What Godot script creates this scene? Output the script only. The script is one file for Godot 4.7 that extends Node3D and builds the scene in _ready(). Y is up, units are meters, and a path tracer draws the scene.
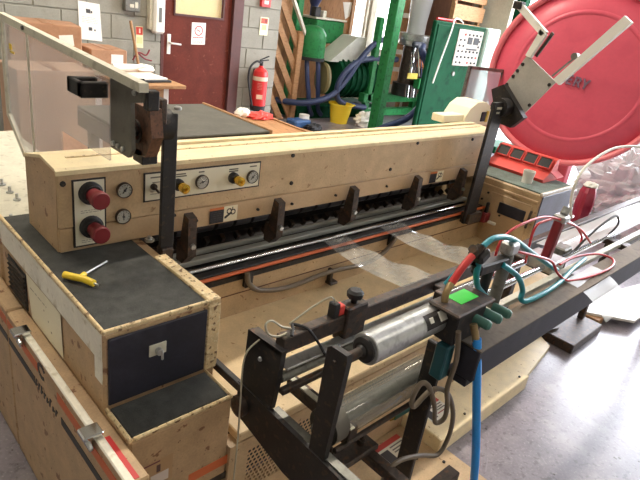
extends Node3D
# A film converting machine in a workshop. Metres, y up; x runs along the machine, z towards its front.

class MB:
	var v := PackedVector3Array()
	var n := PackedVector3Array()
	var uv := PackedVector2Array()
	func tri(a: Vector3, b: Vector3, c: Vector3, na: Vector3, nb: Vector3, nc: Vector3, ua := Vector2.ZERO, ub := Vector2.ZERO, uc := Vector2.ZERO) -> void:
		if (b - a).cross(c - a).dot(na + nb + nc) > 0.0:
			v.append_array([a, c, b]); n.append_array([na, nc, nb]); uv.append_array([ua, uc, ub])
		else:
			v.append_array([a, b, c]); n.append_array([na, nb, nc]); uv.append_array([ua, ub, uc])
	func quad(a: Vector3, b: Vector3, c: Vector3, d: Vector3, out: Vector3) -> MB:
		# a top-left, b top-right, c bottom-right, d bottom-left
		var nn := (b - a).cross(c - a).normalized()
		if nn.length() < 0.5: nn = (c - a).cross(d - a).normalized()
		if nn.dot(out) < 0.0: nn = -nn
		tri(a, b, c, nn, nn, nn, Vector2(0, 0), Vector2(1, 0), Vector2(1, 1))
		tri(a, c, d, nn, nn, nn, Vector2(0, 0), Vector2(1, 1), Vector2(0, 1))
		return self
	func box(c: Vector3, s: Vector3, bev := 0.0, bs := Basis.IDENTITY) -> MB:
		var h := s * 0.5
		var e: float = minf(bev, minf(h.x, minf(h.y, h.z)) * 0.9)
		for ax in 3:
			var a1 := (ax + 1) % 3
			var a2 := (ax + 2) % 3
			for sg in [-1.0, 1.0]:
				var q := []
				for k in [[-1, -1], [1, -1], [1, 1], [-1, 1]]:
					var p := Vector3.ZERO
					p[ax] = sg * h[ax]; p[a1] = k[0] * (h[a1] - e); p[a2] = k[1] * (h[a2] - e)
					q.append(c + bs * p)
				var o := Vector3.ZERO
				o[ax] = sg
				quad(q[0], q[1], q[2], q[3], bs * o)
			if e > 0.0:
				for s1 in [-1.0, 1.0]:
					for s2 in [-1.0, 1.0]:
						var q2 := []
						for k in [[-1, 0], [1, 0], [1, 1], [-1, 1]]:
							var p := Vector3.ZERO
							p[ax] = k[0] * (h[ax] - e)
							p[a1] = s1 * (h[a1] - (e if k[1] == 0 else 0.0)); p[a2] = s2 * (h[a2] - (0.0 if k[1] == 0 else e))
							q2.append(c + bs * p)
						var o := Vector3.ZERO
						o[a1] = s1; o[a2] = s2
						quad(q2[0], q2[1], q2[2], q2[3], bs * o)
		if e > 0.0:
			for i in 8:
				var sx := 1.0 if i & 1 else -1.0
				var sy := 1.0 if i & 2 else -1.0
				var sz := 1.0 if i & 4 else -1.0
				var o := (bs * Vector3(sx, sy, sz)).normalized()
				tri(c + bs * Vector3(sx * h.x, sy * (h.y - e), sz * (h.z - e)), c + bs * Vector3(sx * (h.x - e), sy * h.y, sz * (h.z - e)), c + bs * Vector3(sx * (h.x - e), sy * (h.y - e), sz * h.z), o, o, o)
		return self
	func span(a: Vector3, b: Vector3, bev := 0.0) -> MB:
		return box((a + b) * 0.5, (b - a).abs(), bev)
	func lathe(prof: Array, o: Vector3, axis: Vector3, seg := 24, smooth := false) -> MB:
		# prof: Vector2(radius, height) along axis
		var w := axis.normalized()
		var u := w.cross(Vector3.UP if absf(w.y) < 0.9 else Vector3.RIGHT).normalized()
		var t := w.cross(u)
		for i in prof.size() - 1:
			var p: Vector2 = prof[i]
			var q: Vector2 = prof[i + 1]
			var d := q - p
			if d.length() < 1e-6: continue
			var nn := Vector2(d.y, -d.x).normalized()
			var n0 := nn
			var n1 := nn
			if smooth:
				if i > 0:
					var dd: Vector2 = p - prof[i - 1]
					n0 = (nn + Vector2(dd.y, -dd.x).normalized()).normalized()
				if i < prof.size() - 2:
					var dd: Vector2 = prof[i + 2] - q
					n1 = (nn + Vector2(dd.y, -dd.x).normalized()).normalized()
			for k in seg:
				var a0 := TAU * k / seg
				var a1 := TAU * (k + 1) / seg
				var r0 := u * cos(a0) + t * sin(a0)
				var r1 := u * cos(a1) + t * sin(a1)
				var A := o + r0 * p.x + w * p.y
				var B := o + r1 * p.x + w * p.y
				var C := o + r1 * q.x + w * q.y
				var D := o + r0 * q.x + w * q.y
				var ia := (r0 * n0.x + w * n0.y); var ib := (r1 * n0.x + w * n0.y)
				var ic := (r1 * n1.x + w * n1.y); var id := (r0 * n1.x + w * n1.y)
				if p.x > 1e-6: tri(A, B, C, ia, ib, ic)
				if q.x > 1e-6: tri(A, C, D, ia, ic, id)
		return self
	func cyl(a: Vector3, b: Vector3, r: float, seg := 20, r2 := -1.0) -> MB:
		var l := (b - a).length()
		var q := r if r2 < 0.0 else r2
		return lathe([Vector2(0, 0), Vector2(r, 0), Vector2(q, l), Vector2(0, l)], a, b - a, seg)
	func tube(pts: Array, r: float, seg := 8, sub := 6) -> MB:
		var p: Array = []
		if sub > 1:
			for i in pts.size() - 1:
				var a: Vector3 = pts[maxi(i - 1, 0)]
				var b: Vector3 = pts[i]
				var c: Vector3 = pts[i + 1]
				var d: Vector3 = pts[mini(i + 2, pts.size() - 1)]
				for k in sub:
					p.append(b.cubic_interpolate(c, a, d, float(k) / sub))
			p.append(pts[-1])
		else:
			p = pts
		var rings: Array = []
		var norms: Array = []
		var u := Vector3.ZERO
		for i in p.size():
			var d: Vector3 = (p[mini(i + 1, p.size() - 1)] - p[maxi(i - 1, 0)]).normalized()
			if i == 0: u = d.cross(Vector3.UP if absf(d.y) < 0.9 else Vector3.RIGHT).normalized()
			else: u = (u - d * u.dot(d)).normalized()
			var t := d.cross(u)
			var ring := []
			var nr := []
			for k in seg:
				var an := TAU * k / seg
				var o := u * cos(an) + t * sin(an)
				nr.append(o); ring.append(p[i] + o * r)
			rings.append(ring); norms.append(nr)
		for i in rings.size() - 1:
			for k in seg:
				var j := (k + 1) % seg
				tri(rings[i][k], rings[i][j], rings[i + 1][j], norms[i][k], norms[i][j], norms[i + 1][j])
				tri(rings[i][k], rings[i + 1][j], rings[i + 1][k], norms[i][k], norms[i + 1][j], norms[i + 1][k])
		for e in [0, rings.size() - 1]:
			var d: Vector3 = (p[0] - p[1]).normalized() if e == 0 else (p[-1] - p[-2]).normalized()
			for k in range(1, seg - 1): tri(rings[e][0], rings[e][k], rings[e][k + 1], d, d, d)
		return self
	func prism(poly: Array, o: Vector3, u: Vector3, t: Vector3, w: Vector3) -> MB:
		# polygon of Vector2 in the plane (u, t) at o, extruded by w
		var pv := PackedVector2Array(poly)
		var idx := Geometry2D.triangulate_polygon(pv)
		var wn := w.normalized()
		var P := func(i: int) -> Vector3: return o + u * pv[i].x + t * pv[i].y
		for k in range(0, idx.size(), 3):
			tri(P.call(idx[k]), P.call(idx[k + 1]), P.call(idx[k + 2]), -wn, -wn, -wn)
			tri(P.call(idx[k]) + w, P.call(idx[k + 1]) + w, P.call(idx[k + 2]) + w, wn, wn, wn)
		var ccw := not Geometry2D.is_polygon_clockwise(pv)
		for i in pv.size():
			var j := (i + 1) % pv.size()
			var e := pv[j] - pv[i]
			var nn := Vector2(e.y, -e.x)
			if not ccw: nn = -nn
			var out := u * nn.x + t * nn.y
			quad(P.call(i), P.call(j), P.call(j) + w, P.call(i) + w, out)
		return self
	func blob(c: Vector3, r: Vector3, amp: float, sd: int, freq := 3.0, seg := 28, flat_y := -9.0) -> MB:
		var f := FastNoiseLite.new()
		f.seed = sd; f.frequency = freq; f.fractal_octaves = 3
		var g: Array = []
		var rows := int(seg / 2.0)
		for i in rows + 1:
			var row := []
			var ph := PI * i / rows
			for k in seg + 1:
				var th := TAU * (k % seg) / seg
				var d := Vector3(sin(ph) * cos(th), cos(ph), sin(ph) * sin(th))
				var q := c + d * r * (1.0 + amp * f.get_noise_3d(d.x, d.y, d.z))
				q.y = maxf(q.y, flat_y)
				row.append(q)
			g.append(row)
		for i in rows:
			for k in seg:
				var A: Vector3 = g[i][k]; var B: Vector3 = g[i][k + 1]; var C: Vector3 = g[i + 1][k + 1]; var D: Vector3 = g[i + 1][k]
				var out := ((A + C) * 0.5 - c)
				if i > 0: tri(A, B, C, out, out, out)
				if i < rows - 1: tri(A, C, D, out, out, out)
		# flat facets: crumpled
		for i in range(0, v.size(), 3):
			var fn := (v[i + 2] - v[i]).cross(v[i + 1] - v[i]).normalized()
			n[i] = fn; n[i + 1] = fn; n[i + 2] = fn
		return self

var M := {}
var G := {}
var taken := {}

func mb() -> MB: return MB.new()

func numbered(nm: String) -> String:
	if not taken.has(nm):
		taken[nm] = 0
		return nm
	taken[nm] += 1
	return "%s_%03d" % [nm, taken[nm]]

func thing(nm: String, label: String, cat: String, at: Vector3, group := "", kind := "") -> Node3D:
	var o := Node3D.new()
	o.name = numbered(nm)
	o.position = at
	add_child(o)
	G[o] = at
	tag(o, label, cat, group, kind)
	return o

func tag(o: Node, label: String, cat: String, group := "", kind := "") -> Node:
	if label: o.set_meta("label", label)
	if cat: o.set_meta("category", cat)
	if group: o.set_meta("group", group)
	if kind: o.set_meta("kind", kind)
	return o

# surfaces: MB with one material, or an array of [MB, material]; the mesh is recentred on its own base
func obj(nm: String, surfaces, m = null, parent: Node = null, label := "") -> MeshInstance3D:
	if surfaces is MB: surfaces = [[surfaces, m]]
	var lo := Vector3.INF
	var hi := -Vector3.INF
	for s in surfaces:
		for q in s[0].v:
			lo = lo.min(q); hi = hi.max(q)
	var base := Vector3((lo.x + hi.x) * 0.5, lo.y, (lo.z + hi.z) * 0.5)
	var mesh := ArrayMesh.new()
	for s in surfaces:
		if s[0].v.size() == 0: continue
		var arr := []
		arr.resize(Mesh.ARRAY_MAX)
		var vv := PackedVector3Array()
		vv.resize(s[0].v.size())
		for i in vv.size(): vv[i] = s[0].v[i] - base
		arr[Mesh.ARRAY_VERTEX] = vv
		arr[Mesh.ARRAY_NORMAL] = s[0].n
		arr[Mesh.ARRAY_TEX_UV] = s[0].uv
		mesh.add_surface_from_arrays(Mesh.PRIMITIVE_TRIANGLES, arr)
		mesh.surface_set_material(mesh.get_surface_count() - 1, s[1])
	var o := MeshInstance3D.new()
	o.mesh = mesh
	if parent == null:
		o.name = numbered(nm)
		o.position = base
		add_child(o)
	else:
		o.name = nm
		o.position = base - G[parent]
		parent.add_child(o, true)
	G[o] = base
	if label: o.set_meta("label", label)
	return o

func struct(nm: String, surfaces, m = null) -> MeshInstance3D:
	var o := obj(nm, surfaces, m)
	o.set_meta("kind", "structure")
	return o

# ---------------------------------------------------------------- materials
func nz(freq: float, sd: int, size := 256, oct := 4, type := FastNoiseLite.TYPE_SIMPLEX_SMOOTH) -> PackedByteArray:
	var f := FastNoiseLite.new()
	f.seed = sd; f.frequency = freq; f.noise_type = type; f.fractal_octaves = oct
	var im := f.get_seamless_image(size, size)
	im.convert(Image.FORMAT_L8)
	return im.get_data()

# base colour with mottling and patches of other colours; layers: [colour, frequency, seed, threshold, softness, amount]
func mottle(base: Color, amount: float, layers: Array, sd: int, size := 256, stretch := Vector2(1, 1)) -> ImageTexture:
	var n1 := nz(0.012, sd, size)
	var n2 := nz(0.12, sd + 1, size, 2)
	var ln: Array = []
	for l in layers: ln.append(nz(l[1], l[2], size, 5))
	var data := PackedByteArray()
	data.resize(size * size * 3)
	for y in size:
		for x in size:
			var i := y * size + x
			var j := (int(y * stretch.y) % size) * size + (int(x * stretch.x) % size)
			var g := 1.0 + amount * ((n1[j] / 255.0 - 0.5) * 1.4 + (n2[j] / 255.0 - 0.5) * 0.9)
			var c := Color(base.r * g, base.g * g, base.b * g)
			for k in layers.size():
				var l: Array = layers[k]
				var a: float = clampf((ln[k][j] / 255.0 - l[3]) / l[4], 0.0, 1.0) * l[5]
				c = c.lerp(l[0], a)
			data[i * 3] = clampi(int(c.r * 255), 0, 255)
			data[i * 3 + 1] = clampi(int(c.g * 255), 0, 255)
			data[i * 3 + 2] = clampi(int(c.b * 255), 0, 255)
	var im := Image.create_from_data(size, size, false, Image.FORMAT_RGB8, data)
	return ImageTexture.create_from_image(im)

func plain(c: Color, rough := 0.6, metal := 0.0) -> StandardMaterial3D:
	var m := StandardMaterial3D.new()
	m.albedo_color = c; m.roughness = rough; m.metallic = metal
	return m

func tri_mat(t: Texture2D, rough := 0.6, metal := 0.0, per_m := 1.5) -> StandardMaterial3D:
	var m := StandardMaterial3D.new()
	m.albedo_texture = t; m.roughness = rough; m.metallic = metal
	m.uv1_triplanar = true; m.uv1_world_triplanar = true
	m.uv1_scale = Vector3.ONE * per_m
	return m

func clear(c: Color, a: float, rough := 0.05) -> StandardMaterial3D:
	var m := plain(Color(c.r, c.g, c.b, a), rough)
	m.transparency = BaseMaterial3D.TRANSPARENCY_ALPHA
	return m

func rgb(r: int, g: int, b: int) -> Color: return Color8(r, g, b)

# a flat print: rectangles [x, y, w, h, colour] in a 0..1 page
func page(w: int, h: int, back: Color, marks: Array, discs := []) -> StandardMaterial3D:
	var im := Image.create(w, h, false, Image.FORMAT_RGB8)
	im.fill(back)
	for r in marks: im.fill_rect(Rect2i(int(r[0] * w), int(r[1] * h), maxi(1, int(r[2] * w)), maxi(1, int(r[3] * h))), r[4])
	for d in discs:   # [x, y, outer, inner, colour] radii as shares of the width
		for y in h:
			for x in w:
				var q := Vector2(x - d[0] * w, y - d[1] * h).length() / w
				if q <= d[2] and q >= d[3]: im.set_pixel(x, y, d[4])
	var m := plain(Color.WHITE, 0.55)
	m.albedo_texture = ImageTexture.create_from_image(im)
	return m

func lines(x: float, y: float, w: float, rows: int, pitch: float, th: float, c: Color, sd: int) -> Array:
	var r := RandomNumberGenerator.new()
	r.seed = sd
	var out := []
	for k in rows:
		var at := x
		while at < x + w - 0.02:
			var ww := minf(r.randf_range(0.04, 0.14), x + w - at)
			out.append([at, y + k * pitch, ww, th, c]); at += ww + 0.025
	return out

func make_materials() -> void:
	var tan_c := rgb(194, 167, 131)
	M.tan = tri_mat(mottle(tan_c, 0.09, [[rgb(120, 84, 52), 0.03, 11, 0.83, 0.05, 0.6], [rgb(210, 182, 142), 0.02, 13, 0.66, 0.2, 0.3]], 1, 512), 0.42, 0.0, 1.4)
	M.ledge = tri_mat(mottle(rgb(212, 188, 146), 0.07, [[rgb(140, 100, 62), 0.03, 53, 0.84, 0.05, 0.6]], 28, 512), 0.45, 0.0, 1.6)  # the tan paint lightened to carry the light on the ledge
	M.tan_clean = tri_mat(mottle(rgb(192, 164, 129), 0.05, [[rgb(132, 98, 66), 0.05, 21, 0.88, 0.06, 0.5]], 2, 512), 0.42, 0.0, 1.2)
	M.tan_worn = tri_mat(mottle(rgb(187, 157, 121), 0.10, [[rgb(116, 76, 48), 0.014, 31, 0.80, 0.04, 0.8], [rgb(80, 52, 34), 0.05, 32, 0.86, 0.05, 0.8]], 3, 512), 0.5, 0.0, 1.6)
	M.edge = tri_mat(mottle(rgb(216, 192, 148), 0.12, [[rgb(104, 74, 48), 0.03, 41, 0.66, 0.08, 0.85], [rgb(236, 222, 184), 0.05, 42, 0.62, 0.1, 0.7]], 4), 0.45, 0.0, 4.0)
	M.cream = tri_mat(mottle(rgb(232, 214, 172), 0.06, [[rgb(140, 98, 56), 0.03, 51, 0.82, 0.05, 0.6]], 5, 512), 0.45, 0.0, 2.0)  # same tan paint, made paler for the light on upper faces
	M.grip = tri_mat(mottle(rgb(56, 57, 54), 0.3, [[rgb(90, 90, 84), 0.2, 61, 0.64, 0.1, 0.5], [rgb(72, 72, 68), 0.012, 62, 0.55, 0.3, 0.5]], 6, 512), 0.85, 0.0, 3.0)
	M.navy = tri_mat(mottle(rgb(36, 36, 48), 0.2, [[rgb(56, 55, 66), 0.012, 71, 0.6, 0.3, 0.6]], 7), 0.6, 0.0, 2.0)
	M.black = tri_mat(mottle(rgb(38, 36, 37), 0.25, [[rgb(78, 62, 48), 0.04, 81, 0.66, 0.12, 0.7]], 8), 0.5, 0.2, 3.0)
	M.iron = tri_mat(mottle(rgb(70, 60, 54), 0.25, [[rgb(104, 72, 50), 0.04, 91, 0.62, 0.12, 0.7], [rgb(44, 38, 36), 0.03, 92, 0.6, 0.1, 0.7]], 9), 0.5, 0.3, 3.0)
	M.rust = tri_mat(mottle(rgb(112, 78, 58), 0.2, [[rgb(66, 46, 38), 0.04, 95, 0.6, 0.12, 0.7]], 10), 0.6, 0.2, 4.0)
	M.steel = tri_mat(mottle(rgb(190, 192, 192), 0.08, [[rgb(140, 140, 140), 0.03, 101, 0.62, 0.2, 0.6]], 11), 0.32, 0.75, 3.0)
	M.chrome = plain(rgb(215, 217, 220), 0.12, 1.0)
	M.grey_steel = tri_mat(mottle(rgb(122, 122, 116), 0.12, [[rgb(86, 84, 80), 0.03, 111, 0.62, 0.2, 0.6]], 12), 0.4, 0.5, 3.0)
	M.grey_plate = tri_mat(mottle(rgb(98, 95, 87), 0.08, [[rgb(80, 76, 68), 0.03, 121, 0.7, 0.2, 0.6]], 13), 0.5, 0.1, 2.0)
	M.pale_strip = tri_mat(mottle(rgb(206, 202, 184), 0.06, [[rgb(160, 154, 136), 0.03, 131, 0.66, 0.2, 0.6]], 14), 0.4, 0.0, 2.0)
	M.tape = tri_mat(mottle(rgb(242, 237, 222), 0.06, [[rgb(190, 178, 150), 0.03, 135, 0.66, 0.2, 0.6]], 27), 0.5, 0.0, 2.0)
	M.bar = plain(rgb(176, 178, 172), 0.35, 0.2)
	M.roller = plain(rgb(74, 74, 80), 0.4)
	M.white = plain(rgb(232, 230, 222), 0.5)
	M.paper = plain(rgb(238, 236, 228), 0.8)
	M.orange = plain(rgb(206, 104, 58), 0.5)
	M.stripe_black = plain(rgb(44, 40, 40), 0.5)
	M.red_cap = plain(rgb(122, 30, 38), 0.45)
	M.red = plain(rgb(200, 44, 44), 0.35)
	M.dark_rubber = plain(rgb(34, 34, 36), 0.6)
	M.brass = plain(rgb(214, 172, 66), 0.25, 0.9)
	M.bronze = plain(rgb(150, 128, 92), 0.4, 0.6)
	M.teal = plain(rgb(38, 142, 158), 0.35)
	M.teal_valve = plain(rgb(34, 84, 94), 0.45)
	M.teal_dark = plain(rgb(70, 118, 108), 0.45)
	M.blue_hose = plain(rgb(36, 148, 236), 0.35)
	M.navy_hose = plain(rgb(44, 56, 92), 0.45)
	M.red_hose = plain(rgb(196, 52, 56), 0.35)
	M.cable = plain(rgb(112, 100, 84), 0.55)
	M.pale_cable = plain(rgb(186, 180, 160), 0.5)
	M.green_sticker = plain(rgb(70, 226, 82), 0.6)
	M.yellow = plain(rgb(238, 206, 52), 0.4)
	M.floor = tri_mat(floor_tex(), 0.28, 0.0, 0.4)
	M.block = tri_mat(mottle(rgb(146, 144, 133), 0.06, [[rgb(130, 127, 116), 0.03, 141, 0.7, 0.15, 0.4]], 15), 0.85, 0.0, 1.6)
	M.mortar = plain(rgb(136, 134, 122), 0.9)
	M.ceiling = plain(rgb(200, 198, 190), 0.9)
	M.wall = tri_mat(mottle(rgb(176, 172, 158), 0.08, [], 16), 0.9, 0.0, 0.8)
	M.door = tri_mat(mottle(rgb(98, 46, 36), 0.12, [[rgb(128, 80, 60), 0.05, 151, 0.82, 0.06, 0.6], [rgb(84, 38, 31), 0.015, 152, 0.55, 0.3, 0.5]], 17, 256), 0.5, 0.0, 1.1)
	M.door_frame = tri_mat(mottle(rgb(80, 40, 33), 0.12, [], 18), 0.5, 0.0, 1.5)
	M.door.metallic_specular = 0.25
	M.wood = tri_mat(mottle(rgb(172, 130, 90), 0.10, [[rgb(138, 98, 62), 0.03, 161, 0.6, 0.15, 0.6]], 19, 256, Vector2(1, 6)), 0.7, 0.0, 1.2)
	M.ply = tri_mat(mottle(rgb(176, 128, 84), 0.1, [[rgb(142, 98, 60), 0.02, 171, 0.6, 0.2, 0.6]], 20, 256, Vector2(5, 1)), 0.75, 0.0, 1.0)
	M.card = tri_mat(mottle(rgb(172, 130, 100), 0.06, [[rgb(150, 110, 82), 0.02, 181, 0.6, 0.2, 0.5]], 22), 0.85, 0.0, 1.4)
	M.green = tri_mat(mottle(rgb(46, 124, 70), 0.1, [[rgb(28, 78, 46), 0.03, 191, 0.66, 0.15, 0.6]], 23), 0.4, 0.0, 1.5)
	M.dark_green = tri_mat(mottle(rgb(18, 68, 44), 0.1, [[rgb(12, 48, 32), 0.02, 201, 0.64, 0.2, 0.6]], 24), 0.6, 0.0, 1.0)
	M.dark_green.metallic_specular = 0.15
	M.green.metallic_specular = 0.3
	M.belt = tri_mat(mottle(rgb(86, 84, 76), 0.1, [[rgb(108, 102, 90), 0.03, 211, 0.68, 0.2, 0.5]], 25), 0.7, 0.0, 1.5)
	M.disc = tri_mat(mottle(rgb(216, 88, 108), 0.04, [[rgb(200, 74, 96), 0.015, 221, 0.6, 0.3, 0.6]], 26), 0.4, 0.0, 1.0)  # red lightened towards pink, carrying flare in the colour
	M.disc_rim = plain(rgb(228, 120, 128), 0.35)
	M.tray = plain(rgb(222, 74, 66), 0.45)
	M.print_grey = plain(rgb(120, 96, 116), 0.5)
	M.acrylic = clear(rgb(214, 206, 204), 0.30, 0.08)
	M.film = clear(rgb(226, 226, 220), 0.32, 0.06)
	M.film_bright = clear(rgb(235, 236, 238), 0.5, 0.35)
	M.film_roll = clear(rgb(128, 130, 122), 0.45, 0.10)
	M.glass = clear(rgb(226, 236, 240), 0.12, 0.02)
	var crumple := clear(rgb(206, 210, 212), 0.8, 0.25)
	M.crumple = crumple

func floor_tex() -> ImageTexture:
	var t := mottle(rgb(134, 128, 136), 0.13, [[rgb(164, 158, 162), 0.012, 301, 0.55, 0.3, 0.6], [rgb(98, 92, 98), 0.05, 302, 0.68, 0.1, 0.5], [rgb(184, 182, 176), 0.15, 303, 0.72, 0.06, 0.5]], 30, 1024)
	var im := t.get_image()
	var r := RandomNumberGenerator.new()
	r.seed = 5
	for k in 260:   # scratches
		var p := Vector2(r.randf() * 1024, r.randf() * 1024)
		var a := r.randf_range(-0.5, 0.5) + (0.6 if k % 3 else -0.9)
		var l := r.randf_range(6, 44)
		var c := rgb(160, 155, 160) if k % 4 else rgb(108, 102, 108)
		for s in int(l):
			var q := p + Vector2(cos(a), sin(a)) * s
			im.set_pixel(posmod(int(q.x), 1024), posmod(int(q.y), 1024), c)
	for k in 260:   # dark specks and dropped scraps
		var p := Vector2i(r.randi_range(0, 1019), r.randi_range(0, 1019))
		im.fill_rect(Rect2i(p, Vector2i(r.randi_range(1, 4), r.randi_range(1, 4))), rgb(70, 62, 60))
	return ImageTexture.create_from_image(im)

# ---------------------------------------------------------------- camera, sky, lamps
func batten(at: Vector3, energy: float, label: String) -> void:  # ceiling lamp out of view, placed to light the machine and room
	var t := thing("unseen_ceiling_lamp", label, "light", at, "unseen ceiling lamps")
	obj("housing", mb().span(at + Vector3(-0.75, 0.05, -0.09), at + Vector3(0.75, 0.10, 0.09), 0.01), M.white, t)
	var glow := plain(rgb(255, 250, 236), 0.4)
	glow.emission_enabled = true; glow.emission = rgb(255, 244, 222); glow.emission_energy_multiplier = 3.0
	for s in [-1, 1]:
		obj("tube", mb().cyl(at + Vector3(-0.72, 0.03, 0.045 * s), at + Vector3(0.72, 0.03, 0.045 * s), 0.014, 10), glow, t)
	for s in [-1, 1]:
		obj("hanger", mb().cyl(at + Vector3(0.5 * s, 0.10, 0), Vector3(at.x + 0.5 * s, 5.0, at.z), 0.006, 6), M.steel, t)
	var l := AreaLight3D.new()
	l.name = "lamp"
	l.area_size = Vector2(1.44, 0.14)
	l.light_color = rgb(255, 243, 224)
	l.light_energy = energy
	l.area_range = 24.0; l.area_attenuation = 2.0
	l.shadow_enabled = true
	l.rotation_degrees = Vector3(-90, 0, 0)
	l.position = Vector3(0, 0.008, 0)
	t.add_child(l)

func _ready() -> void:
	var cam := Camera3D.new()
	cam.name = "camera"
	cam.transform = Transform3D(Basis(Vector3(0.7205803, 0.14158619, 0.67876165), Vector3(0.17804892, 0.90831955, -0.37848934), Vector3(-0.67012134, 0.39358474, 0.62930791)).orthonormalized(), Vector3(0, 1.65, 0))
	cam.fov = 47.34
	cam.near = 0.05
	add_child(cam)
	var we := WorldEnvironment.new()
	we.name = "environment"
	var env := Environment.new()
	env.tonemap_mode = Environment.TONE_MAPPER_LINEAR
	env.tonemap_exposure = 1.2
	env.background_mode = Environment.BG_SKY
	env.sdfgi_enabled = true; env.ssao_enabled = true; env.ssil_enabled = true
	var sky := Sky.new()
	var sm := ProceduralSkyMaterial.new()   # an even overcast sky
	sm.sky_top_color = rgb(236, 240, 250); sm.sky_horizon_color = rgb(240, 243, 250)
	sm.ground_bottom_color = rgb(180, 178, 172); sm.ground_horizon_color = rgb(180, 178, 172)
	sm.sun_angle_max = 0.0
	sky.sky_material = sm
	env.sky = sky
	env.background_energy_multiplier = 15.0
	we.environment = env
	add_child(we)
	make_materials()
	batten(Vector3(0.6, 4.0, -2.9), 8.0, "twin tube batten out of view, placed to light the beam top and left cabinet")
	batten(Vector3(3.0, 4.0, -2.9), 8.0, "twin tube batten out of view over the low bench, placed to light the beam top")
	batten(Vector3(6.2, 4.0, -3.3), 4.0, "twin tube batten out of view by the green column, placed to light the background")
	batten(Vector3(1.2, 4.0, 1.2), 1.4, "unseen fill batten over the aisle before the valve block, lights the machine front")  # front row: unseen fill lamps for the faces towards the aisle
	batten(Vector3(4.4, 4.0, 1.2), 1.4, "unseen fill batten over the aisle before the doorway, lights the machine front")
	build_room()
	build_left_cabinet()
	build_beam()
	build_base()
	build_right_cabinet()
	build_bed()
	build_guards()
	build_frame()
	build_rails()
	build_pneumatics()
	build_right_side()
	build_wall_things()
	build_background()

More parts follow.
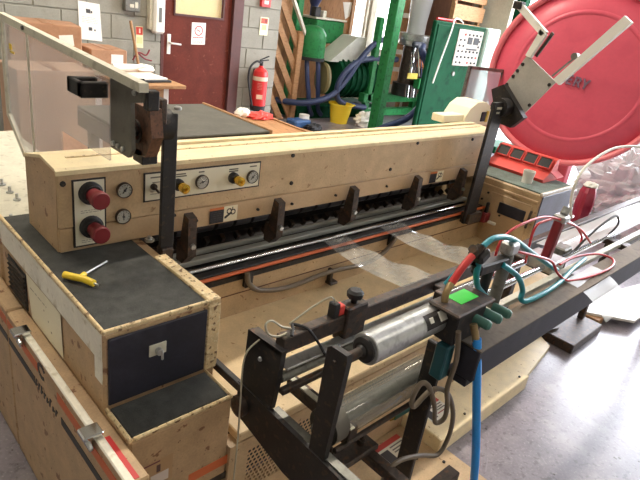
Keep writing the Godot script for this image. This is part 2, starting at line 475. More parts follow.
# ---------------------------------------------------------------- the room
const DOOR_L := 2.83
const DOOR_R := 3.79
func build_room() -> void:
	var fl := mb().span(Vector3(-3.2, -0.2, -7.8), Vector3(8.7, 0.0, 3.7))
	struct("floor", fl, M.floor)
	# ceiling slab
	struct("ceiling", mb().span(Vector3(-3.2, 5.0, -7.8), Vector3(8.7, 5.2, 3.7)), M.ceiling)
	struct("wall_left", mb().span(Vector3(-3.2, 0, -5.4), Vector3(-3.0, 5, 3.7)), M.wall)
	struct("wall_front", mb().span(Vector3(-3.2, 0, 3.5), Vector3(8.7, 5, 3.7)), M.wall)
	# partition wall of painted blocks with the door in it
	var core := mb()
	core.span(Vector3(-3.2, 0, -5.4), Vector3(DOOR_L, 5, -5.206))
	core.span(Vector3(DOOR_R, 0, -5.4), Vector3(4.31, 5, -5.206))
	core.span(Vector3(DOOR_L, 2.06, -5.4), Vector3(DOOR_R, 5, -5.206))
	var wb := struct("wall_back", core, M.mortar)
	var cache := {}
	var rng := RandomNumberGenerator.new()
	rng.seed = 4
	for row in 12:
		var y := 0.215 * row
		var x := -0.09 - (0.22 if row % 2 else 0.0)
		while x < 4.31:
			var spans := [[x, minf(x + 0.44, 4.316)]]
			if y < 2.05:
				var cut := []
				for s in spans:
					if s[0] < DOOR_L: cut.append([s[0], minf(s[1], DOOR_L + 0.005)])
					if s[1] > DOOR_R: cut.append([maxf(s[0], DOOR_R - 0.005), s[1]])
				spans = cut
			for s in spans:
				var w: float = s[1] - s[0] - 0.01
				if w < 0.03: continue
				var key := int(w * 1000)
				if not cache.has(key):
					var tmp := obj("block", mb().box(Vector3.ZERO, Vector3(w, 0.205, 0.02), 0.004), M.block, wb)
					cache[key] = tmp.mesh
					tmp.position = Vector3(s[0] + 0.005 + w / 2, y + 0.005, -5.21 + rng.randf() * 0.003) - G[wb]
				else:
					var b := MeshInstance3D.new()
					b.name = "block"
					b.mesh = cache[key]
					b.position = Vector3(s[0] + 0.005 + w / 2, y + 0.005, -5.21 + rng.randf() * 0.003) - G[wb]
					wb.add_child(b, true)
			x += 0.44
	# return wall behind the stairs, far wall, right wall with the big doorway
	struct("wall_return", mb().span(Vector3(4.11, 0, -7.8), Vector3(4.31, 5, -5.4)), M.wall)
	var far := mb()
	far.span(Vector3(4.31, 0, -7.8), Vector3(8.7, 0.9, -7.6))
	far.span(Vector3(4.31, 2.6, -7.8), Vector3(8.7, 5, -7.6))
	far.span(Vector3(4.31, 0.9, -7.8), Vector3(7.9, 2.6, -7.6))
	far.span(Vector3(8.45, 0.9, -7.8), Vector3(8.7, 2.6, -7.6))
	struct("wall_far", far, M.wall)
	var wf := struct("window_1", mb().span(Vector3(7.9, 0.9, -7.74), Vector3(8.45, 0.95, -7.66)).span(Vector3(7.9, 2.55, -7.74), Vector3(8.45, 2.6, -7.66)).span(Vector3(7.9, 0.95, -7.74), Vector3(7.94, 2.55, -7.66)).span(Vector3(8.41, 0.95, -7.74), Vector3(8.45, 2.55, -7.66)), M.white)
	obj("pane", mb().span(Vector3(7.94, 0.95, -7.704), Vector3(8.41, 2.55, -7.698)), M.glass, wf)
	var rw := mb()
	rw.span(Vector3(8.5, 0, -7.6), Vector3(8.7, 4.4, -7.45))
	rw.span(Vector3(8.5, 4.4, -7.6), Vector3(8.7, 5, 3.5))
	rw.span(Vector3(8.5, 0, 1.2), Vector3(8.7, 4.4, 3.5))
	rw.span(Vector3(8.5, 0, -7.0), Vector3(8.7, 4.4, -4.7))
	rw.span(Vector3(8.5, 0, -7.45), Vector3(8.7, 1.0, -7.0))
	rw.span(Vector3(8.5, 2.6, -7.45), Vector3(8.7, 4.4, -7.0))
	struct("wall_right", rw, M.wall)
	var yard := struct("yard_ground", mb().span(Vector3(8.7, -0.3, -30), Vector3(60, -0.02, 30)), plain(rgb(176, 172, 166), 0.9))
	var _y := yard
	# the door
	var d := struct("door_1", mb().span(Vector3(2.867, 0.01, -5.27), Vector3(2.985, 2.0, -5.225)).span(Vector3(3.552, 0.01, -5.27), Vector3(3.657, 2.0, -5.225)).span(Vector3(2.985, 0.01, -5.27), Vector3(3.552, 1.35, -5.225)).span(Vector3(2.985, 1.86, -5.27), Vector3(3.552, 2.0, -5.225)), M.door)
	obj("door_frame", mb().span(Vector3(DOOR_L, 0, -5.34), Vector3(2.865, 2.06, -5.195), 0.004).span(Vector3(3.66, 0, -5.34), Vector3(DOOR_R, 2.06, -5.185), 0.004).span(Vector3(2.865, 2.003, -5.34), Vector3(3.66, 2.06, -5.195), 0.004), M.door_frame, d)
	obj("bead", mb().span(Vector3(2.975, 1.335, -5.226), Vector3(3.562, 1.355, -5.212)).span(Vector3(2.975, 1.355, -5.226), Vector3(2.99, 1.86, -5.212)).span(Vector3(3.547, 1.355, -5.226), Vector3(3.562, 1.86, -5.212)), M.door_frame, d)
	obj("pane", mb().span(Vector3(2.985, 1.35, -5.25), Vector3(3.552, 1.86, -5.244)), M.glass, d)
	obj("notice", mb().span(Vector3(2.99, 1.352, -5.258), Vector3(3.55, 1.858, -5.254)), page(128, 96, rgb(244, 216, 138), lines(0.05, 0.62, 0.9, 5, 0.08, 0.02, rgb(190, 152, 74), 3) + [[0.1, 0.55, 0.16, 0.16, rgb(60, 44, 40)], [0.36, 0.62, 0.02, 0.38, rgb(240, 220, 160)], [0.7, 0.62, 0.02, 0.38, rgb(240, 220, 160)]]), d, "yellow printed sheet behind the glass")
	obj("sign", mb().quad(Vector3(3.186, 1.285, -5.222), Vector3(3.35, 1.292, -5.222), Vector3(3.35, 1.078, -5.222), Vector3(3.186, 1.071, -5.222), Vector3.BACK), page(64, 84, rgb(240, 232, 226), lines(0.12, 0.66, 0.76, 1, 0.1, 0.05, rgb(206, 70, 70), 7) + lines(0.12, 0.78, 0.76, 3, 0.06, 0.025, rgb(206, 120, 116), 8) + no_smoking(), [[0.5, 0.36, 0.3, 0.24, rgb(206, 52, 58)]]), d, "no smoking sign with red circle")
	var h := obj("handle_plate", mb().box(Vector3(2.932, 1.06, -5.221), Vector3(0.04, 0.19, 0.008), 0.003), M.white, d, "white handle plate")
	obj("lever", mb().cyl(Vector3(2.935, 1.075, -5.22), Vector3(2.935, 1.075, -5.17), 0.01, 10).cyl(Vector3(2.93, 1.075, -5.172), Vector3(3.04, 1.068, -5.172), 0.009, 10), M.white, h)

func no_smoking() -> Array:
	var out := []
	for k in 18: out.append([0.31 + 0.021 * k, 0.24 + 0.0145 * k, 0.05, 0.02, rgb(206, 52, 58)])
	out.append([0.34, 0.36, 0.34, 0.035, rgb(60, 50, 50)])
	return out

# ---------------------------------------------------------------- the machine
const CT := 0.8375
func bolt(parent: Node, at: Vector3, dir: Vector3, r := 0.008, m = null) -> void:
	obj("bolt", mb().lathe([Vector2(0, 0.006), Vector2(r * 0.8, 0.006), Vector2(r, 0.003), Vector2(r, -0.004)], at, dir, 8), M.black if m == null else m, parent)

func build_left_cabinet() -> void:
	var t := thing("step_cabinet", "tan stepped machine cabinet in the left foreground with dark grip tops", "cabinet", Vector3(0.65, 0, -1.45))
	obj("body", mb().span(Vector3(0.477, 0.0, -1.95), Vector3(0.818, 0.829, -1.123), 0.006), M.tan_worn, t)
	obj("grip_mat", mb().span(Vector3(0.485, 0.828, -1.93), Vector3(0.778, CT, -1.132), 0.002), M.grip, t, "dark grey grip mat")
	# worn raised edges round the mat
	obj("front_edge", mb().span(Vector3(0.475, 0.826, -1.131), Vector3(0.79, 0.841, -1.121), 0.003), M.edge, t)
	obj("side_edge", mb().span(Vector3(0.474, 0.826, -1.95), Vector3(0.484, 0.841, -1.131), 0.003), M.edge, t)
	obj("side_edge", mb().span(Vector3(0.779, 0.815, -1.44), Vector3(0.822, 0.842, -1.121), 0.004), M.edge, t, "worn cream edge strip with chipped paint")
	obj("corner_strip", mb().span(Vector3(0.779, 0.6, -1.126), Vector3(0.822, 0.822, -1.118), 0.003), M.edge, t)
	var fp := obj("front_panel", mb().span(Vector3(0.487, 0.607, -1.124), Vector3(0.776, 0.815, -1.116), 0.003), M.navy, t, "dark navy front panel")
	obj("latch_plate", mb().span(Vector3(0.597, 0.722, -1.117), Vector3(0.647, 0.758, -1.113), 0.001), M.pale_strip, fp)
	obj("latch", mb().cyl(Vector3(0.622, 0.737, -1.114), Vector3(0.622, 0.737, -1.100), 0.010, 12).box(Vector3(0.627, 0.728, -1.098), Vector3(0.007, 0.03, 0.006), 0.002), M.steel, fp)
	# the lower step
	var s := obj("step", mb().span(Vector3(0.477, 0.0, -1.125), Vector3(0.787, 0.594, -0.98), 0.008), M.tan_worn, t)
	obj("step_mat", mb().span(Vector3(0.488, 0.593, -1.115), Vector3(0.777, 0.602, -0.99), 0.003), M.grip, s, "green grey grip mat")
	for e in [[Vector3(0.476, 0.59, -1.122), Vector3(0.487, 0.604, -0.979)], [Vector3(0.778, 0.59, -1.122), Vector3(0.788, 0.604, -0.979)], [Vector3(0.487, 0.59, -0.989), Vector3(0.778, 0.604, -0.979)]]:
		obj("worn_edge", mb().span(e[0], e[1], 0.004), M.edge, s)
	obj("orange_stripe", mb().span(Vector3(0.655, 0.345, -0.981), Vector3(0.788, 0.378, -0.979)), M.orange, s)
	obj("black_stripe", mb().span(Vector3(0.665, 0.285, -0.981), Vector3(0.788, 0.312, -0.979)), M.stripe_black, s)
	obj("hand_sticker", mb().quad(Vector3(0.495, 0.495, -0.978), Vector3(0.60, 0.495, -0.978), Vector3(0.60, 0.405, -0.978), Vector3(0.495, 0.405, -0.978), Vector3.BACK), page(64, 56, rgb(186, 152, 112), [[0.1, 0.05, 0.55, 0.06, rgb(110, 60, 66)], [0.05, 0.18, 0.1, 0.6, rgb(110, 60, 66)], [0.22, 0.3, 0.1, 0.4, rgb(96, 66, 60)], [0.4, 0.55, 0.5, 0.4, rgb(222, 210, 200)], [0.55, 0.2, 0.12, 0.3, rgb(96, 66, 60)]]), s, "worn red and white sticker")
	# left side: tape, vent, paper, strip, stripes, latches
	var X := 0.4765
	obj("side_tape", mb().span(Vector3(X - 0.002, 0.742, -1.94), Vector3(X, 0.826, -1.13)), M.tape, t, "strip of pale tape")
	obj("corner_tape", mb().span(Vector3(X - 0.002, 0.675, -1.172), Vector3(X, 0.745, -1.128)), M.tape, t)
	var lv := obj("vent_panel", mb().span(Vector3(X - 0.003, 0.59, -1.875), Vector3(X, 0.725, -1.70)), M.dark_rubber, t, "dark slotted vent panel")
	for k in 7: obj("louvre", mb().box(Vector3(X - 0.005, 0.604 + 0.018 * k, -1.787), Vector3(0.008, 0.006, 0.165), 0.001, Basis(Vector3(0, 0, 1), 0.4)), M.iron, lv)
	obj("paper_sheet", mb().quad(Vector3(X - 0.003, 0.74, -1.69), Vector3(X - 0.003, 0.742, -1.40), Vector3(X - 0.003, 0.59, -1.395), Vector3(X - 0.003, 0.585, -1.66), Vector3.LEFT), page(96, 56, rgb(244, 236, 208), lines(0.1, 0.25, 0.5, 1, 0.1, 0.02, rgb(140, 126, 100), 4) + [[0.62, 0.55, 0.03, 0.05, rgb(140, 120, 90)], [0.5, 0.4, 0.03, 0.04, rgb(150, 130, 100)], [0.68, 0.72, 0.04, 0.04, rgb(140, 120, 90)]]), t, "cream paper sheet stuck to the side")
	# wider lower body: a narrow shelf at y 0.585, stripes and latches on its side
	obj("lower_body", mb().span(Vector3(0.42, 0.0, -1.738), Vector3(0.476, 0.585, -0.87), 0.005), M.tan_worn, t)
	X = 0.4195
	obj("shelf_strip", mb().span(Vector3(0.4185, 0.583, -1.60), Vector3(0.440, 0.592, -0.872), 0.003), M.tape, t, "pale grey strip along the shelf")
	for z in [-1.062, -1.58]:
		var lt := obj("side_latch", mb().box(Vector3(X - 0.004, 0.60, z), Vector3(0.05, 0.014, 0.045), 0.003).box(Vector3(X - 0.010, 0.578, z), Vector3(0.010, 0.05, 0.04), 0.003), M.chrome, t, "chrome latch")
		obj("lever", mb().box(Vector3(X - 0.018, 0.590, z + 0.012), Vector3(0.010, 0.012, 0.06), 0.003, Basis(Vector3(1, 0, 0), 0.3)), M.steel, lt)
	obj("red_tape", mb().span(Vector3(0.441, 0.584, -1.04), Vector3(0.454, 0.5865, -0.88)), M.red, t, "strip of red tape")
	for z in [[-1.737, -1.457], [-1.30, -0.871]]: obj("orange_stripe", mb().span(Vector3(X - 0.001, 0.527, z[0]), Vector3(X + 0.001, 0.558, z[1])), M.orange, t)
	for z in [[-1.737, -1.49], [-1.277, -0.871]]: obj("black_stripe", mb().span(Vector3(X - 0.001, 0.460, z[0]), Vector3(X + 0.001, 0.486, z[1])), M.stripe_black, t)
	# worn emblem and slanted lettering between the stripe ends; the photograph leaves it unreadable
	var em := mb()
	for k in 14:
		var a := 0.6 + k * 0.36
		em.box(Vector3(X, 0.549 + 0.021 * sin(a), -1.422 + 0.026 * cos(a)), Vector3(0.002, 0.008, 0.012), 0.0, Basis(Vector3(1, 0, 0), -a))
	obj("emblem", em, M.stripe_black, t, "worn black round emblem")
	var lt2 := mb()
	var tall := [1.0, 0.8, 1.1, 0.6, 0.7, 1.0, 0.65, 0.7]
	for k in 8:
		var z := -1.479 + 0.023 * k
		var hh: float = 0.030 * tall[k]
		lt2.box(Vector3(X, 0.458 + hh / 2, z), Vector3(0.002, hh, 0.008), 0.0, Basis(Vector3(1, 0, 0), 0.3))
		lt2.box(Vector3(X, 0.462 + hh * (0.9 if k % 2 else 0.3), z + 0.007), Vector3(0.002, 0.006, 0.012))
	obj("lettering", lt2, M.stripe_black, t, "worn slanted black lettering")
	obj("foot", mb().span(Vector3(0.49, -0.0, -1.93), Vector3(0.80, 0.01, -1.0)), M.dark_rubber, t)
	# hex key lying on the mat
	var hk := thing("hex_key", "yellow T-handled hex key lying on the grip mat", "hex key", Vector3(0.53, CT, -1.39))
	obj("handle", mb().tube([Vector3(0.498, 0.851, -1.425), Vector3(0.512, 0.852, -1.402), Vector3(0.531, 0.852, -1.376), Vector3(0.548, 0.849, -1.344)], 0.0102, 12).tube([Vector3(0.524, 0.850, -1.388), Vector3(0.548, 0.849, -1.408)], 0.0075, 10, 1), M.yellow, hk)
	obj("shaft", mb().tube([Vector3(0.546, 0.849, -1.406), Vector3(0.640, 0.8405, -1.470)], 0.003, 6, 1), M.steel, hk)
	obj("tip", mb().tube([Vector3(0.545, 0.8495, -1.350), Vector3(0.555, 0.848, -1.330)], 0.003, 6, 1), M.steel, hk)
	# cabinet and white topped unit behind
	var r := thing("rear_cabinet", "tan striped cabinet at the left edge behind the stepped cabinet, white bolted top", "cabinet", Vector3(0.5, 0, -2.5))
	obj("body", mb().span(Vector3(0.478, 0, -3.3), Vector3(0.92, 0.74, -1.978), 0.008), M.tan_worn, r)
	obj("lower_body", mb().span(Vector3(0.42, 0, -3.3), Vector3(0.476, 0.585, -1.746), 0.006), M.tan_worn, r)
	obj("top", mb().span(Vector3(0.478, 0.74, -3.3), Vector3(0.92, 0.765, -1.96), 0.004), M.pale_strip, r, "white bolted top plate")
	for p in [Vector3(0.62, 0.765, -2.25), Vector3(0.62, 0.765, -2.34), Vector3(0.62, 0.765, -2.44), Vector3(0.54, 0.765, -2.05)]:
		obj("stud", mb().cyl(p, p + Vector3(0, 0.006, 0), 0.014, 10).cyl(p, p + Vector3(0, 0.028, 0), 0.006, 8), M.steel, r)
	obj("orange_stripe", mb().span(Vector3(0.4185, 0.527, -3.3), Vector3(0.4205, 0.558, -1.752)), M.orange, r)
	obj("black_stripe", mb().span(Vector3(0.4185, 0.460, -3.3), Vector3(0.4205, 0.486, -1.752)), M.stripe_black, r)
	obj("hinge_arm", mb().span(Vector3(0.56, 0.765, -2.0), Vector3(0.64, 0.80, -1.955), 0.004), M.iron, r)

func gauge(parent: Node, x: float, y: float, z: float, r: float, ang: float) -> void:
	var o := Vector3(x, y, z)
	var g := obj("gauge", [[mb().lathe([Vector2(r, -0.004), Vector2(r, 0.008), Vector2(r * 0.97, 0.011), Vector2(r * 0.90, 0.011), Vector2(r * 0.89, 0.008)], o, Vector3.BACK, 24), M.iron], [mb().lathe([Vector2(r * 0.9, 0.008), Vector2(0, 0.008)], o, Vector3.BACK, 24), plain(rgb(182, 178, 166), 0.5)]], null, parent, "round dial gauge with black rim")
	var nd := mb().box(o + Vector3(0, 0, 0.0095), Vector3(r * 0.95, 0.003, 0.001), 0.0, Basis(Vector3.BACK, ang)).cyl(o + Vector3(0, 0, 0.008), o + Vector3(0, 0, 0.011), r * 0.16, 10)
	for k in 9:
		var a := -0.6 + k * 0.545
		nd.box(o + Vector3(cos(a), sin(a), 0) * r * 0.7 + Vector3(0, 0, 0.0088), Vector3(r * 0.14, 0.0016, 0.001), 0.0, Basis(Vector3.BACK, a))
	obj("needle", nd, M.stripe_black, g)
	obj("lens", mb().lathe([Vector2(r * 0.84, 0.012), Vector2(0, 0.0125)], o, Vector3.BACK, 20), M.glass, g)

func warning(parent: Node, x: float, y: float, z: float) -> void:
	var im := Image.create(96, 48, false, Image.FORMAT_RGB8)
	im.fill(rgb(226, 218, 190))
	im.fill_rect(Rect2i(0, 0, 48, 8), rgb(206, 116, 60))
	im.fill_rect(Rect2i(0, 8, 48, 40), rgb(26, 26, 34))
	for r in lines(0.04, 0.28, 0.42, 5, 0.13, 0.03, rgb(78, 78, 86), 2): im.fill_rect(Rect2i(int(r[0] * 96), int(r[1] * 48), maxi(1, int(r[2] * 96)), 1), r[4])
	for yy in 48:
		for xx in range(48, 96):
			var q := Vector2(xx, yy)
			for c in [[Vector2(66, 16), 9.0], [Vector2(80, 20), 9.0]]:
				var d: float = (q - c[0]).length()
				if d < c[1] and d > c[1] - 3.5: im.set_pixel(xx, yy, rgb(40, 36, 34))
			var a := Vector2(54, 34); var b := Vector2(74, 22)
			var tt := clampf((q - a).dot(b - a) / (b - a).length_squared(), 0, 1)
			if (q - a.lerp(b, tt)).length() < 4.0 * (1.0 - 0.4 * tt): im.set_pixel(xx, yy, rgb(40, 36, 34))
			if q.x > 74 and q.x < 80 and q.y > 4 and q.y < 14 and int(q.x) % 3 > 0: im.set_pixel(xx, yy, rgb(40, 36, 34))
	var m := plain(Color.WHITE, 0.5)
	m.albedo_texture = ImageTexture.create_from_image(im)
	obj("warning_sticker", mb().quad(Vector3(x, y, z), Vector3(x + 0.125, y, z), Vector3(x + 0.125, y - 0.062, z), Vector3(x, y - 0.062, z), Vector3.BACK), m, parent, "warning sticker with hand and gears")

func plate(parent: Node, nm: String, x0: float, x1: float, y0: float, y1: float, z: float, marks: Array, label: String) -> MeshInstance3D:
	var p := obj(nm, mb().span(Vector3(x0, y0, z - 0.004), Vector3(x1, y1, z + 0.003)), M.stripe_black, parent, label)
	var e := 0.005
	obj("print", mb().quad(Vector3(x0 + e, y1 - e, z + 0.0036), Vector3(x1 - e, y1 - e, z + 0.0036), Vector3(x1 - e, y0 + e, z + 0.0036), Vector3(x0 + e, y0 + e, z + 0.0036), Vector3.BACK), page(int(600 * (x1 - x0)), int(600 * (y1 - y0)), rgb(224, 218, 196), marks), p)
	return p

func build_beam() -> void:
	var Z := -1.581
	var t := thing("control_beam", "long tan control beam across the machine with gauges and knobs", "machine beam", Vector3(1.8, CT, -1.73))
	var x0 := 0.5425
	var x1 := 3.04
	# main box: profile in (z, y)
	obj("body", mb().prism([Vector2(-1.595, 0.8375), Vector2(-1.585, 1.098), Vector2(-1.70, 1.110), Vector2(-1.85, 1.070), Vector2(-1.85, 0.8375)], Vector3(x0, 0, 0), Vector3.BACK, Vector3.UP, Vector3(x1 - x0, 0, 0)), M.tan_worn, t)
	obj("front_cover", mb().span(Vector3(x0 + 0.002, 0.918, -1.60), Vector3(x1, 1.096, Z), 0.003), M.tan, t)
	obj("lower_rail", mb().span(Vector3(x0 + 0.002, 0.8375, -1.60), Vector3(x1, 0.915, Z - 0.003), 0.003), M.tan_clean, t)
	obj("lid", mb().prism([Vector2(-1.577, 1.088), Vector2(-1.577, 1.102), Vector2(-1.588, 1.108), Vector2(-1.70, 1.118), Vector2(-1.855, 1.078), Vector2(-1.855, 1.068), Vector2(-1.70, 1.108), Vector2(-1.585, 1.098)], Vector3(x0 - 0.003, 0, 0), Vector3.BACK, Vector3.UP, Vector3(x1 - x0 + 0.006, 0, 0)), M.cream, t, "tan top lid painted pale for the light on it")
	obj("lid_seam", mb().span(Vector3(0.60, 1.108, -1.668), Vector3(x1 - 0.05, 1.1168, -1.657)), M.edge, t)
	obj("lid_rib", mb().prism([Vector2(-1.70, 1.116), Vector2(-1.70, 1.127), Vector2(-1.73, 1.127), Vector2(-1.73, 1.108)], Vector3(0.95, 0, 0), Vector3.BACK, Vector3.UP, Vector3(2.05, 0, 0)), M.cream, t)
	for p in [Vector3(1.45, 1.080, Z), Vector3(2.28, 1.080, Z), Vector3(1.46, 0.962, Z), Vector3(2.10, 0.960, Z), Vector3(0.56, 1.062, Z), Vector3(2.8, 1.07, Z)]: bolt(t, p, Vector3.BACK, 0.009)
	for p in [Vector3(0.93, 0.905, Z), Vector3(1.02, 0.87, Z), Vector3(1.30, 0.87, Z), Vector3(1.48, 0.868, Z), Vector3(1.74, 0.872, Z), Vector3(2.1, 0.872, Z)]: bolt(t, p, Vector3.BACK, 0.006)
	# red regulator knobs on their plate
	var kp := plate(t, "knob_plate", 0.585, 0.687, 0.850, 1.071, Z, lines(0.2, 0.46, 0.7, 2, 0.03, 0.012, rgb(120, 110, 96), 3) + lines(0.2, 0.93, 0.7, 2, 0.03, 0.012, rgb(120, 110, 96), 4), "cream plate with black border")
	for y in [1.026, 0.915]:
		var o := Vector3(0.638, y, Z + 0.003)
		var kn := obj("regulator", mb().lathe([Vector2(0.036, 0), Vector2(0.036, 0.012), Vector2(0.031, 0.016), Vector2(0.028, 0.024), Vector2(0, 0.024)], o, Vector3.BACK, 24), M.dark_rubber, kp, "dark collar of a red regulator")
		obj("knob", mb().lathe([Vector2(0.022, 0.02), Vector2(0.022, 0.055), Vector2(0.027, 0.057), Vector2(0.028, 0.078), Vector2(0.025, 0.084), Vector2(0, 0.085)], o, Vector3.BACK, 24), M.red_cap, kn, "dark red knob")
	gauge(t, 0.746, 1.021, Z, 0.0255, 0.9)
	gauge(t, 0.742, 0.932, Z, 0.0255, 1.6)
	# long instrument plate
	var ip := plate(t, "instrument_plate", 0.8125, 1.290, 0.969, 1.070, Z, lines(0.04, 0.13, 0.10, 1, 0.1, 0.05, rgb(110, 104, 90), 5) + lines(0.055, 0.32, 0.06, 1, 0.1, 0.04, rgb(110, 104, 90), 6) + lines(0.04, 0.68, 0.09, 2, 0.1, 0.03, rgb(120, 110, 96), 7) + lines(0.24, 0.10, 0.09, 2, 0.09, 0.05, rgb(90, 84, 74), 8) + lines(0.43, 0.1, 0.05, 1, 0.1, 0.06, rgb(90, 84, 74), 9) + lines(0.70, 0.14, 0.09, 2, 0.09, 0.05, rgb(90, 84, 74), 10) + lines(0.9, 0.1, 0.07, 1, 0.1, 0.05, rgb(90, 84, 74), 12), "long cream instrument plate with black border")
	obj("toggle", mb().cyl(Vector3(0.846, 1.021, Z), Vector3(0.846, 1.021, Z + 0.012), 0.011, 12).cyl(Vector3(0.846, 1.021, Z + 0.012), Vector3(0.852, 1.008, Z + 0.032), 0.004, 8), M.iron, ip)
	for x in [0.935, 1.163]:
		var o := Vector3(x, 1.019, Z + 0.003)
		var kn := obj("regulator", mb().lathe([Vector2(0.021, 0), Vector2(0.021, 0.012), Vector2(0.018, 0.022), Vector2(0, 0.022)], o, Vector3.BACK, 20), M.dark_rubber, ip, "dark collar of a brass regulator")
		obj("knob", mb().lathe([Vector2(0.012, 0.02), Vector2(0.012, 0.035), Vector2(0.017, 0.037), Vector2(0.017, 0.056), Vector2(0.006, 0.058), Vector2(0.006, 0.052), Vector2(0, 0.052)], o, Vector3.BACK, 16), M.brass, kn, "brass knob")
	gauge(ip, 1.030, 1.018, Z + 0.002, 0.0255, 0.3)
	gauge(ip, 1.251, 1.013, Z + 0.002, 0.0255, 0.8)
	warning(t, 1.075, 0.906, Z + 0.001)
	warning(t, 2.46, 0.908, Z + 0.001)
	# clamping fingers under the beam
	for x in [0.972, 1.378, 1.820, 2.305, 2.730]:
		var f := obj("finger", mb().prism([Vector2(-1.598, 0.80), Vector2(-1.578, 0.80), Vector2(-1.56, 0.915), Vector2(-1.528, 0.905), Vector2(-1.522, 0.76), Vector2(-1.56, 0.72), Vector2(-1.60, 0.72)], Vector3(x - 0.017, 0, 0), Vector3.BACK, Vector3.UP, Vector3(0.034, 0, 0)), M.iron, t, "dark iron clamping finger")
		obj("bolt", mb().cyl(Vector3(x, 0.80, -1.53), Vector3(x, 0.80, -1.512), 0.010, 6), M.steel, f)
	# rear top belt table
	var bt := thing("belt_table", "dark grey belt table behind the beam", "table", Vector3(1.25, 0, -2.1))
	obj("belt", mb().span(Vector3(0.95, 1.075, -2.47), Vector3(1.592, 1.088, -1.905), 0.004), M.belt, bt)
	obj("edge_strip", mb().span(Vector3(1.592, 1.06, -2.48), Vector3(1.607, 1.094, -1.905), 0.003), M.wood, bt)
	obj("side_frame", mb().span(Vector3(0.95, 1.0, -2.47), Vector3(1.592, 1.074, -1.91), 0.004), M.iron, bt)
	for p in [Vector3(1.55, 0, -2.42), Vector3(1.55, 0, -2.0), Vector3(1.0, 0, -2.42)]: obj("leg", mb().span(p + Vector3(-0.02, 0, -0.02), p + Vector3(0.02, 1.0, 0.02), 0.003), M.iron, bt)

func build_bed() -> void:
	var t := thing("sealing_bed", "row of dark bars and rollers under the beam with an orange rod", "machine bed", Vector3(1.9, 0.55, -1.65))
	obj("floor_plate", mb().span(Vector3(0.82, 0.60, -1.93), Vector3(3.048, 0.625, -1.53), 0.003), M.black, t)
	obj("back_plate", mb().span(Vector3(0.82, 0.625, -1.93), Vector3(3.048, 0.83, -1.90)), M.black, t)
	for k in 23:
		var x := 0.86 + k * 0.096
		obj("roller", mb().cyl(Vector3(x, 0.745, -1.80), Vector3(x + 0.08, 0.745, -1.80), 0.038, 16), M.roller, t)
	obj("roller_shaft", mb().cyl(Vector3(0.82, 0.745, -1.80), Vector3(3.04, 0.745, -1.80), 0.018, 10), M.iron, t)
	for k in 28:
		var x := 0.88 + k * 0.078
		obj("guide_clip", mb().box(Vector3(x, 0.675, -1.765), Vector3(0.022, 0.03, 0.03), 0.003, Basis(Vector3(1, 0, 0), 0.5)), M.iron, t)
	obj("rear_bar", mb().span(Vector3(0.83, 0.64, -1.742), Vector3(3.045, 0.664, -1.724), 0.003), M.bar, t)
	obj("middle_bar", mb().span(Vector3(0.83, 0.64, -1.686), Vector3(3.045, 0.662, -1.650), 0.003), M.bar, t)
	obj("chrome_bar", mb().cyl(Vector3(0.83, 0.655, -1.585), Vector3(3.045, 0.655, -1.585), 0.011, 12), M.chrome, t)
	obj("front_bar", mb().span(Vector3(0.83, 0.63, -1.568), Vector3(3.045, 0.652, -1.535), 0.003), M.black, t)
	obj("orange_rod", mb().cyl(Vector3(0.82, 0.645, -1.520), Vector3(3.05, 0.645, -1.520), 0.0075, 12), M.orange, t, "orange rod along the bed front")
	for x in [1.24, 2.15]: obj("bracket", mb().span(Vector3(x - 0.02, 0.565, -1.545), Vector3(x + 0.02, 0.632, -1.512), 0.004), M.black, t)

